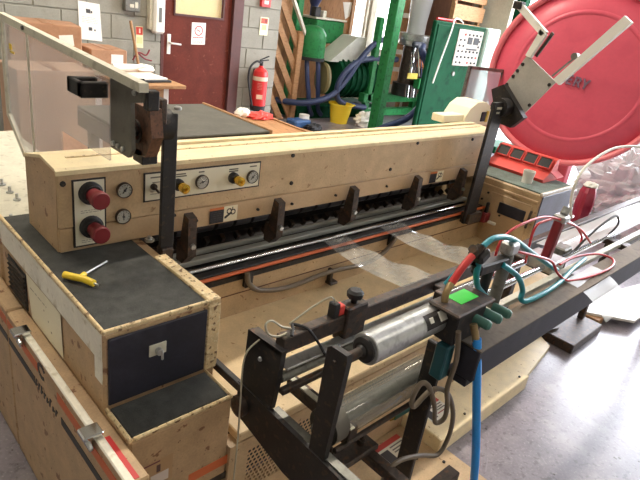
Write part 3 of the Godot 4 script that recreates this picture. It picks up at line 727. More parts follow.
func build_base() -> void:
	var t := thing("machine_base", "tan lower body of the machine with ledge and perforated grille", "machine base", Vector3(1.9, 0, -1.3))
	obj("back_panel", mb().span(Vector3(0.819, 0.4, -1.60), Vector3(3.05, 0.60, -1.531)), M.tan, t)
	obj("panel_seam", mb().span(Vector3(0.819, 0.540, -1.535), Vector3(3.05, 0.544, -1.529)), M.rust, t)
	obj("ledge", mb().span(Vector3(0.819, 0.41, -1.60), Vector3(3.05, 0.4425, -0.972), 0.004), M.ledge, t)
	var f := mb()
	f.span(Vector3(0.787, 0.364, -1.02), Vector3(3.05, 0.412, -0.968))
	f.span(Vector3(0.787, 0.0, -1.02), Vector3(3.05, 0.188, -0.968))
	f.span(Vector3(0.787, 0.188, -1.02), Vector3(0.856, 0.364, -0.968))
	f.span(Vector3(1.652, 0.188, -1.02), Vector3(3.05, 0.364, -0.968))
	obj("front_face", f, M.tan, t)
	obj("seam", mb().span(Vector3(1.78, 0.2, -0.969), Vector3(1.784, 0.41, -0.9665)), M.rust, t)
	# perforated grille: staggered round holes cut through real sheet
	var g := mb()
	var px := 0.0162
	var nx := int((1.652 - 0.856) / px)
	var ny := 11
	var py := (0.364 - 0.188) / ny
	for j in ny:
		var off := 0.5 * px if j % 2 else 0.0
		for i in nx + 1:
			var c := Vector3(0.856 + (i + 0.5) * px - off, 0.188 + (j + 0.5) * py, -0.969)
			var l := maxf(c.x - px / 2, 0.856)
			var r := minf(c.x + px / 2, 1.652)
			if r - l < 0.002: continue
			c.x = (l + r) / 2
			var sq := [Vector3(l, c.y - py / 2, c.z), Vector3(c.x, c.y - py / 2, c.z), Vector3(r, c.y - py / 2, c.z), Vector3(r, c.y, c.z), Vector3(r, c.y + py / 2, c.z), Vector3(c.x, c.y + py / 2, c.z), Vector3(l, c.y + py / 2, c.z), Vector3(l, c.y, c.z)]
			var k := 0.36 * minf(r - l, py)
			for s in 8:
				var a0 := TAU * s / 8 - 0.75 * PI
				var a1 := TAU * (s + 1) / 8 - 0.75 * PI
				g.quad(sq[s], sq[(s + 1) % 8], c + Vector3(cos(a1), sin(a1), 0) * k, c + Vector3(cos(a0), sin(a0), 0) * k, Vector3.BACK)
	obj("grille", g, M.tan_clean, t, "perforated ventilation sheet")
	obj("grille_backing", mb().span(Vector3(0.82, 0.17, -1.06), Vector3(1.70, 0.38, -1.05)), M.dark_rubber, t)
	obj("base_plate", mb().span(Vector3(0.787, 0.0, -0.968), Vector3(1.775, 0.018, -0.30), 0.004), M.tan, t)
	obj("sill", mb().span(Vector3(1.722, 0.0, -0.968), Vector3(2.50, 0.085, -0.765), 0.004), M.cream, t)  # pale colour carries the light on sill and toe plate
	obj("toe_plate", mb().prism([Vector2(2.50, -0.965), Vector2(3.05, -0.965), Vector2(2.98, -0.86), Vector2(2.50, -0.79)], Vector3(0, 0.0, 0), Vector3.RIGHT, Vector3.BACK, Vector3(0, 0.03, 0)), M.cream, t)
	for p in [Vector3(1.95, 0.085, -0.80), Vector3(2.44, 0.085, -0.79), Vector3(2.2, 0.085, -0.93)]: bolt(t, p, Vector3.UP, 0.006)
	for p in [Vector3(1.62, 0.018, -0.80), Vector3(1.70, 0.018, -0.72), Vector3(1.60, 0.018, -0.62)]: bolt(t, p, Vector3.UP, 0.007)
	var st := page(72, 48, rgb(226, 222, 208), [[0, 0, 1, 0.22, rgb(196, 70, 62)], [0.06, 0.32, 0.3, 0.5, rgb(58, 54, 56)], [0.45, 0.3, 0.5, 0.05, rgb(90, 86, 86)], [0.45, 0.42, 0.45, 0.05, rgb(90, 86, 86)], [0.45, 0.54, 0.5, 0.05, rgb(90, 86, 86)], [0.45, 0.68, 0.4, 0.05, rgb(150, 60, 60)]])
	obj("warning_sticker", mb().quad(Vector3(1.78, 0.0862, -0.945), Vector3(1.93, 0.0862, -0.945), Vector3(1.93, 0.0862, -0.84), Vector3(1.78, 0.0862, -0.84), Vector3.UP), st, t, "red and white warning sticker")
	obj("warning_sticker", mb().quad(Vector3(1.50, 0.0192, -0.94), Vector3(1.66, 0.0192, -0.94), Vector3(1.66, 0.0192, -0.82), Vector3(1.50, 0.0192, -0.82), Vector3.UP), st, t, "red and white warning sticker")
	# cable sagging along the back panel and its clip
	var cb := thing("panel_cable", "thick brown cable sagging along the tan back panel", "cable", Vector3(1.65, 0.5, -1.5))
	obj("cable", mb().tube([Vector3(1.22, 0.64, -1.508), Vector3(1.23, 0.59, -1.500), Vector3(1.30, 0.54, -1.505), Vector3(1.457, 0.512, -1.508), Vector3(1.70, 0.525, -1.508), Vector3(1.95, 0.51, -1.508), Vector3(2.08, 0.55, -1.50), Vector3(2.16, 0.61, -1.505)], 0.011, 8), M.cable, cb)
	obj("clip", mb().box(Vector3(1.72, 0.50, -1.517), Vector3(0.016, 0.07, 0.028), 0.003).box(Vector3(1.73, 0.464, -1.51), Vector3(0.05, 0.014, 0.04), 0.003), M.iron, cb)
	# low dark block filling the dark area under the rail
	tag(obj("dark_floor_block", mb().span(Vector3(3.06, 0, -0.99), Vector3(3.50, 0.06, -0.76), 0.005), M.iron), "low dark block on the floor under the right cabinet", "skid")

func build_right_cabinet() -> void:
	var t := thing("end_cabinet", "tan end cabinet on the right with green grey top", "cabinet", Vector3(3.27, 0, -1.55))
	obj("body", mb().span(Vector3(3.05, 0, -1.98), Vector3(3.50, 0.829, -1.20), 0.006), M.tan, t)
	obj("grip_mat", mb().span(Vector3(3.066, 0.828, -1.97), Vector3(3.49, CT, -1.215), 0.002), tri_mat(mottle(rgb(106, 122, 116), 0.2, [[rgb(150, 160, 152), 0.1, 401, 0.64, 0.1, 0.4]], 41), 0.7, 0.0, 3.0), t, "green grey mat")
	obj("front_edge", mb().span(Vector3(3.046, 0.824, -1.214), Vector3(3.502, 0.842, -1.197), 0.004), M.pale_strip, t)
	obj("front_panel", mb().span(Vector3(3.06, 0.02, -1.202), Vector3(3.49, 0.82, -1.194), 0.003), tri_mat(mottle(rgb(92, 96, 112), 0.12, [], 42), 0.5, 0.0, 1.5), t, "grey blue front panel")  # dark panel, colour lifted to grey blue for light and haze
	obj("side_flange", mb().span(Vector3(3.042, 0.775, -1.95), Vector3(3.052, 0.79, -1.21), 0.002), M.tan_clean, t)
	obj("access_panel", mb().span(Vector3(3.042, 0.42, -1.50), Vector3(3.051, 0.755, -1.235), 0.003), M.tan_clean, t)
	obj("nameplate", mb().span(Vector3(3.037, 0.642, -1.432), Vector3(3.043, 0.712, -1.258), 0.002), M.navy, t, "dark nameplate")
	obj("hook", mb().tube([Vector3(3.04, 0.725, -1.226), Vector3(3.032, 0.71, -1.226), Vector3(3.03, 0.66, -1.228), Vector3(3.034, 0.62, -1.232)], 0.008, 8), M.iron, t)
	for p in [Vector3(3.041, 0.74, -1.52), Vector3(3.041, 0.69, -1.55), Vector3(3.041, 0.63, -1.41), Vector3(3.041, 0.56, -1.33), Vector3(3.041, 0.55, -1.52)]: bolt(t, p, Vector3.LEFT, 0.007)
	var sw := obj("pull_switch", mb().span(Vector3(2.985, 0.565, -1.515), Vector3(3.042, 0.625, -1.465), 0.006), M.red_cap, t, "small dark red switch box")
	obj("arm", mb().span(Vector3(3.01, 0.62, -1.50), Vector3(3.03, 0.69, -1.48), 0.004), M.black, sw)
	obj("tag", mb().box(Vector3(3.02, 0.575, -1.435), Vector3(0.02, 0.016, 0.05), 0.002), M.white, sw)
	# red bin rack with black pockets
	var r := thing("bin_rack", "red plastic rack with four black pockets on the right cabinet", "rack", Vector3(3.42, CT, -1.52))
	var dz := 0.40
	obj("body", mb().prism([Vector2(3.30, CT), Vector2(3.29, CT + 0.02), Vector2(3.37, CT + 0.06), Vector2(3.415, CT + 0.135), Vector2(3.45, CT + 0.14), Vector2(3.48, CT)], Vector3(0, 0, -1.72), Vector3.RIGHT, Vector3.UP, Vector3(0, 0, dz)), M.tray, r)
	for k in 4:
		var z := -1.665 + 0.096 * k
		var ax := Basis(Vector3.BACK, 1.03)
		var c := Vector3(3.386, CT + 0.105, z)
		var pk := obj("pocket", mb().box(c, Vector3(0.062, 0.012, 0.074), 0.003, ax), M.dark_rubber, r, "black pocket")
		obj("rim", mb().box(c + ax * Vector3(0.034, 0.004, 0), Vector3(0.006, 0.016, 0.084), 0.001, ax).box(c + ax * Vector3(-0.034, 0.004, 0), Vector3(0.006, 0.016, 0.084), 0.001, ax).box(c + ax * Vector3(0, 0.004, 0.041), Vector3(0.07, 0.016, 0.006), 0.001, ax).box(c + ax * Vector3(0, 0.004, -0.041), Vector3(0.07, 0.016, 0.006), 0.001, ax), M.tray, pk)
	obj("end_flap", mb().box(Vector3(3.42, CT + 0.05, -1.30), Vector3(0.10, 0.008, 0.06), 0.002, Basis(Vector3(1, 0, 0), 0.5)), M.disc_rim, r)
	var cup := thing("cup", "small white plastic cup in front of the red rack", "cup", Vector3(3.185, CT, -1.37))
	obj("wall", mb().lathe([Vector2(0, 0.004), Vector2(0.026, 0.004), Vector2(0.026, 0), Vector2(0.03, 0), Vector2(0.036, 0.075), Vector2(0.033, 0.075), Vector2(0.027, 0.006)], Vector3(3.185, CT, -1.37), Vector3.UP, 20), M.white, cup)

func build_guards() -> void:
	# left: post, clamp, end plate, clear panel
	var p := thing("guard_post", "dark steel post standing at the left end of the beam with a brown clamp", "post", Vector3(0.843, CT, -1.48))
	obj("post", mb().span(Vector3(0.819, 0.80, -1.487), Vector3(0.868, 1.285, -1.472), 0.003), M.black, p)
	obj("post_foot", mb().span(Vector3(0.820, 0.78, -1.50), Vector3(0.862, 0.845, -1.46), 0.003), M.iron, p)
	obj("boss", mb().cyl(Vector3(0.775, 1.247, -1.50), Vector3(0.85, 1.247, -1.50), 0.048, 20), M.black, p)
	var cl := obj("clamp", mb().prism([Vector2(-1.56, 1.315), Vector2(-1.40, 1.318), Vector2(-1.385, 1.24), Vector2(-1.42, 1.175), Vector2(-1.50, 1.165), Vector2(-1.56, 1.20)], Vector3(0.735, 0, 0), Vector3.BACK, Vector3.UP, Vector3(0.036, 0, 0)), M.rust, p, "rusty brown clamp plate")
	obj("slot", mb().lathe([Vector2(0.026, 0), Vector2(0.034, 0), Vector2(0.034, 0.006), Vector2(0.026, 0.006), Vector2(0.026, 0)], Vector3(0.736, 1.238, -1.475), Vector3.LEFT, 18).cyl(Vector3(0.737, 1.238, -1.475), Vector3(0.722, 1.238, -1.475), 0.014, 6), M.iron, cl)
	obj("stub", mb().span(Vector3(0.735, 1.145, -1.50), Vector3(0.785, 1.19, -1.44), 0.003), M.black, cl)
	bolt(cl, Vector3(0.734, 1.29, -1.54), Vector3.LEFT, 0.010)
	bolt(cl, Vector3(0.734, 1.20, -1.535), Vector3.LEFT, 0.010)
	obj("link_arm", mb().span(Vector3(0.79, 1.262, -1.53), Vector3(0.812, 1.335, -1.44), 0.003), M.iron, p)
	bolt(p, Vector3(0.868, 1.30, -1.48), Vector3.UP, 0.012, M.steel)
	obj("nut", mb().cyl(Vector3(0.823, CT, -1.552), Vector3(0.823, CT + 0.010, -1.552), 0.016, 6).cyl(Vector3(0.823, CT, -1.552), Vector3(0.823, CT + 0.018, -1.552), 0.008, 8), M.steel, p)
	var g := thing("safety_guard", "clear acrylic safety guard with pale top strip at the left end of the beam", "guard", Vector3(0.67, 1.12, -1.9))
	obj("end_plate", mb().prism([Vector2(-1.555, 1.405), Vector2(-1.355, 1.378), Vector2(-1.36, 1.345), Vector2(-1.425, 1.33), Vector2(-1.418, 1.20), Vector2(-1.44, 1.172), Vector2(-1.555, 1.172)], Vector3(0.692, 0, 0), Vector3.BACK, Vector3.UP, Vector3(0.012, 0, 0)), M.grey_plate, g, "grey painted end plate")
	obj("end_block", mb().span(Vector3(0.70, 1.325, -1.372), Vector3(0.735, 1.378, -1.345), 0.003), M.black, g)
	for q in [Vector3(0.691, 1.392, -1.53), Vector3(0.691, 1.362, -1.40), Vector3(0.691, 1.19, -1.53), Vector3(0.691, 1.19, -1.50), Vector3(0.691, 1.19, -1.47)]: bolt(g, q, Vector3.LEFT, 0.008, M.steel)
	obj("panel", mb().prism([Vector2(-2.49, 1.425), Vector2(-1.54, 1.385), Vector2(-1.54, 1.135), Vector2(-1.92, 1.13), Vector2(-1.92, 0.935), Vector2(-2.32, 0.93), Vector2(-2.49, 1.05)], Vector3(0.682, 0, 0), Vector3.BACK, Vector3.UP, Vector3(0.006, 0, 0)), M.acrylic, g, "clear acrylic panel")
	obj("top_strip", mb().prism([Vector2(-2.51, 1.415), Vector2(-2.51, 1.442), Vector2(-1.345, 1.398), Vector2(-1.345, 1.374)], Vector3(0.676, 0, 0), Vector3.BACK, Vector3.UP, Vector3(0.026, 0, 0)), M.pale_strip, g, "pale top strip")
	obj("edge_strip", mb().prism([Vector2(-2.51, 1.42), Vector2(-2.485, 1.42), Vector2(-2.485, 1.055), Vector2(-2.32, 0.94), Vector2(-2.33, 0.915), Vector2(-2.51, 1.045)], Vector3(0.678, 0, 0), Vector3.BACK, Vector3.UP, Vector3(0.014, 0, 0)), M.pale_strip, g)
	obj("stiffener", mb().span(Vector3(0.676, 0.95, -2.20), Vector3(0.681, 1.41, -2.19)), M.pale_strip, g)
	obj("mark", mb().box(Vector3(0.681, 1.33, -2.40), Vector3(0.001, 0.02, 0.03)).box(Vector3(0.681, 1.312, -2.385), Vector3(0.001, 0.008, 0.05)), M.yellow, g, "small yellow mark")
	bolt(g, Vector3(0.675, 1.42, -2.22), Vector3.LEFT, 0.008)
	var h := obj("handle", mb().span(Vector3(0.61, 1.315, -1.58), Vector3(0.69, 1.358, -1.555), 0.003).span(Vector3(0.61, 1.315, -1.655), Vector3(0.69, 1.358, -1.63), 0.003).span(Vector3(0.61, 1.315, -1.655), Vector3(0.626, 1.358, -1.555), 0.003), M.black, g, "black handle")
	var _h := h
	# right: post, clamp, raised plate and strips
	var rp := thing("guard_post", "dark steel post at the right end of the beam beside the red disc", "post", Vector3(2.82, 0.68, -1.48))
	obj("post", mb().span(Vector3(2.748, 0.60, -1.490), Vector3(2.858, 1.30, -1.470), 0.003), M.black, rp)
	obj("post_foot", mb().span(Vector3(2.76, 0.60, -1.51), Vector3(2.90, 0.66, -1.45), 0.003), M.iron, rp)
	obj("clamp", mb().prism([Vector2(-1.60, 1.345), Vector2(-1.535, 1.385), Vector2(-1.37, 1.24), Vector2(-1.43, 1.17), Vector2(-1.52, 1.18)], Vector3(2.90, 0, 0), Vector3.BACK, Vector3.UP, Vector3(0.05, 0, 0)), M.black, rp)
	obj("boss", mb().cyl(Vector3(2.83, 1.27, -1.49), Vector3(2.91, 1.27, -1.49), 0.05, 20), M.black, rp)
	obj("tag", mb().box(Vector3(2.80, 1.27, -1.468), Vector3(0.05, 0.012, 0.003)).box(Vector3(2.795, 1.245, -1.468), Vector3(0.03, 0.010, 0.003)), M.pale_strip, rp)
	var rg := thing("raised_guard", "grey guard plate with white strips swung up at the right end, before the red disc", "guard", Vector3(3.0, 1.2, -1.45))
	obj("guard_plate", mb().prism([Vector2(-1.60, 1.332), Vector2(-1.492, 1.552), Vector2(-1.296, 1.445), Vector2(-1.436, 1.220)], Vector3(2.995, 0, 0), Vector3.BACK, Vector3.UP, Vector3(0.012, 0, 0)), tri_mat(mottle(rgb(176, 172, 164), 0.06, [], 44), 0.5, 0.1, 2.0), rg, "grey plate with bolts")
	for q in [[1.50, -1.505], [1.462, -1.525], [1.43, -1.54], [1.38, -1.565], [1.425, -1.325], [1.30, -1.40]]: bolt(rg, Vector3(2.994, q[0], q[1]), Vector3.LEFT, 0.010)
	obj("long_strip", mb().prism([Vector2(-1.31, 1.456), Vector2(-1.272, 1.434), Vector2(-1.02, 1.775), Vector2(-1.062, 1.80)], Vector3(2.985, 0, 0), Vector3.BACK, Vector3.UP, Vector3(0.03, 0, 0)), M.white, rg, "long white edge strip")  # pale strips whitened in colour for the light on them
	obj("short_strip", mb().prism([Vector2(-1.500, 1.548), Vector2(-1.470, 1.540), Vector2(-1.42, 1.665), Vector2(-1.455, 1.69)], Vector3(2.985, 0, 0), Vector3.BACK, Vector3.UP, Vector3(0.03, 0, 0)), M.white, rg)
	obj("short_strip", mb().prism([Vector2(-1.445, 1.655), Vector2(-1.42, 1.68), Vector2(-1.60, 1.80), Vector2(-1.625, 1.775)], Vector3(2.985, 0, 0), Vector3.BACK, Vector3.UP, Vector3(0.03, 0, 0)), M.white, rg)
	obj("end_block", mb().box(Vector3(3.0, 1.79, -1.62), Vector3(0.05, 0.04, 0.05), 0.004), M.black, rg)
	obj("edge_frame", mb().prism([Vector2(-1.462, 1.555), Vector2(-1.448, 1.548), Vector2(-1.39, 1.675), Vector2(-1.405, 1.685)], Vector3(3.015, 0, 0), Vector3.BACK, Vector3.UP, Vector3(0.01, 0, 0)), M.iron, rg)
	obj("strut", mb().tube([Vector3(3.01, 1.47, -1.33), Vector3(3.01, 1.575, -1.245)], 0.006, 6, 1), M.grey_steel, rg)
	obj("strut_knob", mb().cyl(Vector3(2.99, 1.585, -1.24), Vector3(3.03, 1.585, -1.24), 0.018, 10), M.grey_steel, rg)

func build_frame() -> void:
	var t := thing("roller_frame", "black steel roller frame in front of the machine", "frame", Vector3(1.05, 0.02, -0.75))
	var X := 0.829
	var W := Vector3(0.017, 0, 0)
	obj("rear_plate", mb().prism([Vector2(-0.996, 0.800), Vector2(-0.85, 0.812), Vector2(-0.856, 0.70), Vector2(-0.866, 0.612), Vector2(-1.0, 0.57)], Vector3(X, 0, 0), Vector3.BACK, Vector3.UP, W), M.black, t, "black end plate")
	obj("plate_flange", mb().span(Vector3(X, 0.795, -0.99), Vector3(X + 0.03, 0.803, -0.86)), M.iron, t)
	bolt(t, Vector3(X, 0.742, -0.93), Vector3.LEFT, 0.007, M.steel)
	obj("side_bar", mb().prism([Vector2(-1.01, 0.615), Vector2(-0.40, 0.595), Vector2(-0.40, 0.455), Vector2(-0.78, 0.455), Vector2(-0.99, 0.496), Vector2(-1.01, 0.53)], Vector3(X - 0.004, 0, 0), Vector3.BACK, Vector3.UP, Vector3(0.014, 0, 0)), M.black, t, "black side bar")
	obj("side_bar_flange", mb().span(Vector3(X + 0.008, 0.598, -0.87), Vector3(X + 0.034, 0.606, -0.42)), M.grey_steel, t)
	obj("pivot", mb().lathe([Vector2(0, 0.0), Vector2(0.020, 0.0), Vector2(0.033, 0.004), Vector2(0.033, 0.03)], Vector3(X - 0.026, 0.546, -0.985), Vector3.RIGHT, 20), M.iron, t, "round pivot end")
	obj("rear_arm", mb().span(Vector3(0.818, 0.585, -1.20), Vector3(0.838, 0.612, -0.99), 0.002), M.black, t)
	# uprights
	var up := obj("upright", mb().prism([Vector2(-0.706, 0.50), Vector2(-0.702, 0.918), Vector2(-0.690, 0.928), Vector2(-0.640, 0.930), Vector2(-0.636, 0.915), Vector2(-0.655, 0.50)], Vector3(X, 0, 0), Vector3.BACK, Vector3.UP, W), M.black, t, "black upright bar")
	bolt(up, Vector3(X, 0.895, -0.67), Vector3.LEFT, 0.006, M.iron)
	var ru := obj("upright", mb().span(Vector3(1.250, 0.02, -0.685), Vector3(1.268, 0.80, -0.625), 0.003), M.black, t, "black upright bar under the valve block")
	obj("foot", mb().span(Vector3(1.22, 0.018, -0.72), Vector3(1.30, 0.05, -0.60), 0.004), M.iron, ru)
	obj("foot_plate", mb().span(Vector3(0.846, 0.480, -0.735), Vector3(1.095, 0.500, -0.665), 0.004), M.iron, t)
	for p in [Vector3(1.05, 0.5, -0.70), Vector3(0.94, 0.5, -0.72), Vector3(0.90, 0.5, -0.69)]: obj("nut", mb().cyl(p, p + Vector3(0, 0.016, 0), 0.013, 6).cyl(p, p + Vector3(0, 0.03, 0), 0.006, 8), M.iron, t)
	obj("cross_bar", mb().span(Vector3(1.05, 0.445, -0.80), Vector3(1.085, 0.48, -0.40), 0.003), M.iron, t)
	obj("cross_bar", mb().span(Vector3(0.95, 0.40, -0.52), Vector3(1.27, 0.44, -0.48), 0.003), M.iron, t)
	obj("inner_rail", mb().span(Vector3(0.93, 0.60, -0.92), Vector3(0.965, 0.64, -0.66), 0.003), M.iron, t)
	obj("inner_rail_top", mb().span(Vector3(0.932, 0.641, -0.92), Vector3(0.948, 0.645, -0.66)), M.pale_strip, t)
	obj("shaft", mb().cyl(Vector3(0.846, 0.716, -0.862), Vector3(1.30, 0.716, -0.862), 0.015, 14), M.grey_steel, t)
	obj("flat_bar", mb().span(Vector3(0.846, 0.752, -0.880), Vector3(3.4, 0.760, -0.838), 0.002), M.steel, t)
	obj("tie_bar", mb().span(Vector3(0.846, 0.665, -0.862), Vector3(1.30, 0.685, -0.842), 0.003), M.iron, t)
	# silver roller
	var r := thing("steel_roller", "polished steel roller with a black tag between the frame uprights", "roller", Vector3(1.1, 0.855, -0.665))
	var a := Vector3(0.925, 0.898, -0.665)
	obj("drum", mb().lathe([Vector2(0.028, 0.0), Vector2(0.040, 0.002), Vector2(0.042, 0.005), Vector2(0.042, 0.33), Vector2(0.040, 0.335), Vector2(0.0, 0.335)], a, Vector3.RIGHT, 36), M.steel, r)
	obj("end_ring", mb().lathe([Vector2(0.012, 0.002), Vector2(0.033, 0.002), Vector2(0.033, -0.006), Vector2(0.022, -0.012), Vector2(0.016, -0.012), Vector2(0.012, -0.02)], a, Vector3.RIGHT, 24), M.black, r)
	obj("axle", mb().cyl(Vector3(0.846, 0.898, -0.665), Vector3(1.30, 0.898, -0.665), 0.012, 14), M.iron, r)
	# tag wrapped on the drum
	var tg := mb()
	for k in 6:
		var a0 := 0.15 + k * 0.17
		var a1 := a0 + 0.17
		var P := func(an: float, x: float) -> Vector3: return Vector3(x, 0.898 + 0.0425 * sin(an), -0.665 + 0.0425 * cos(an))
		tg.quad(P.call(a1, 1.125), P.call(a1, 1.245), P.call(a0, 1.245), P.call(a0, 1.125), Vector3(0, sin(a0), cos(a0)))
	obj("tag", tg, M.stripe_black, r, "black tag")
	obj("tag_plate", mb().box(Vector3(1.205, 0.898 + 0.043 * sin(0.7), -0.665 + 0.043 * cos(0.7)), Vector3(0.04, 0.028, 0.003), 0.001, Basis(Vector3(1, 0, 0), -0.7)), M.white, r)
	obj("tag_plate", mb().box(Vector3(1.15, 0.898 + 0.043 * sin(0.7), -0.665 + 0.043 * cos(0.7)), Vector3(0.016, 0.016, 0.003), 0.001, Basis(Vector3(1, 0, 0), -0.7)), M.white, r)
	# clear film roll and rods
	var f := thing("film_roll", "clear plastic film roll low between the black uprights", "film roll", Vector3(1.12, 0.585, -0.72))
	obj("film", mb().cyl(Vector3(0.885, 0.635, -0.715), Vector3(1.34, 0.635, -0.715), 0.050, 28), M.film_roll, f)
	obj("lower_rod", mb().cyl(Vector3(0.90, 0.578, -0.675), Vector3(1.34, 0.578, -0.675), 0.008, 12), M.iron, f)
	obj("core", mb().cyl(Vector3(0.86, 0.635, -0.715), Vector3(1.37, 0.635, -0.715), 0.022, 16), M.grey_steel, f)
	obj("end_collar", mb().cyl(Vector3(0.885, 0.635, -0.715), Vector3(0.935, 0.635, -0.715), 0.052, 28), M.grey_plate, f)
	var gr := thing("guide_rod", "short dark rod with a brass tip under the film roll", "rod", Vector3(1.27, 0.51, -0.70))
	obj("rod", mb().cyl(Vector3(1.195, 0.525, -0.70), Vector3(1.38, 0.525, -0.70), 0.011, 12), M.teal_dark, gr)
	obj("tip", mb().cyl(Vector3(1.178, 0.525, -0.70), Vector3(1.196, 0.525, -0.70), 0.007, 10), M.brass, gr)
	# coiled cable on the right upright
	tag(obj("coiled_cable", mb().tube([Vector3(1.21, 0.90, -0.58), Vector3(1.235, 0.80, -0.575), Vector3(1.24, 0.70, -0.58), Vector3(1.28, 0.62, -0.585), Vector3(1.30, 0.55, -0.59), Vector3(1.27, 0.54, -0.60), Vector3(1.235, 0.62, -0.60), Vector3(1.17, 0.72, -0.60), Vector3(1.13, 0.745, -0.605), Vector3(1.115, 0.70, -0.61), Vector3(1.135, 0.66, -0.61), Vector3(1.19, 0.70, -0.60), Vector3(1.27, 0.66, -0.59), Vector3(1.34, 0.55, -0.585), Vector3(1.37, 0.44, -0.59), Vector3(1.33, 0.385, -0.59), Vector3(1.23, 0.43, -0.60), Vector3(1.12, 0.476, -0.60), Vector3(1.065, 0.465, -0.60), Vector3(1.05, 0.40, -0.60), Vector3(1.05, 0.25, -0.58), Vector3(1.06, 0.03, -0.56)], 0.0075, 8), M.cable), "brown grey cable coiled round the upright below the valve block", "cable")
	tag(obj("rope", mb().tube([Vector3(0.826, 0.80, -0.94), Vector3(0.796, 0.767, -0.95), Vector3(0.790, 0.71, -0.955), Vector3(0.794, 0.61, -0.955), Vector3(0.796, 0.434, -0.95), Vector3(0.80, 0.2, -0.95), Vector3(0.82, 0.03, -0.93)], 0.0026, 6), M.pale_cable), "thin pale rope hanging beside the stepped cabinet", "rope")

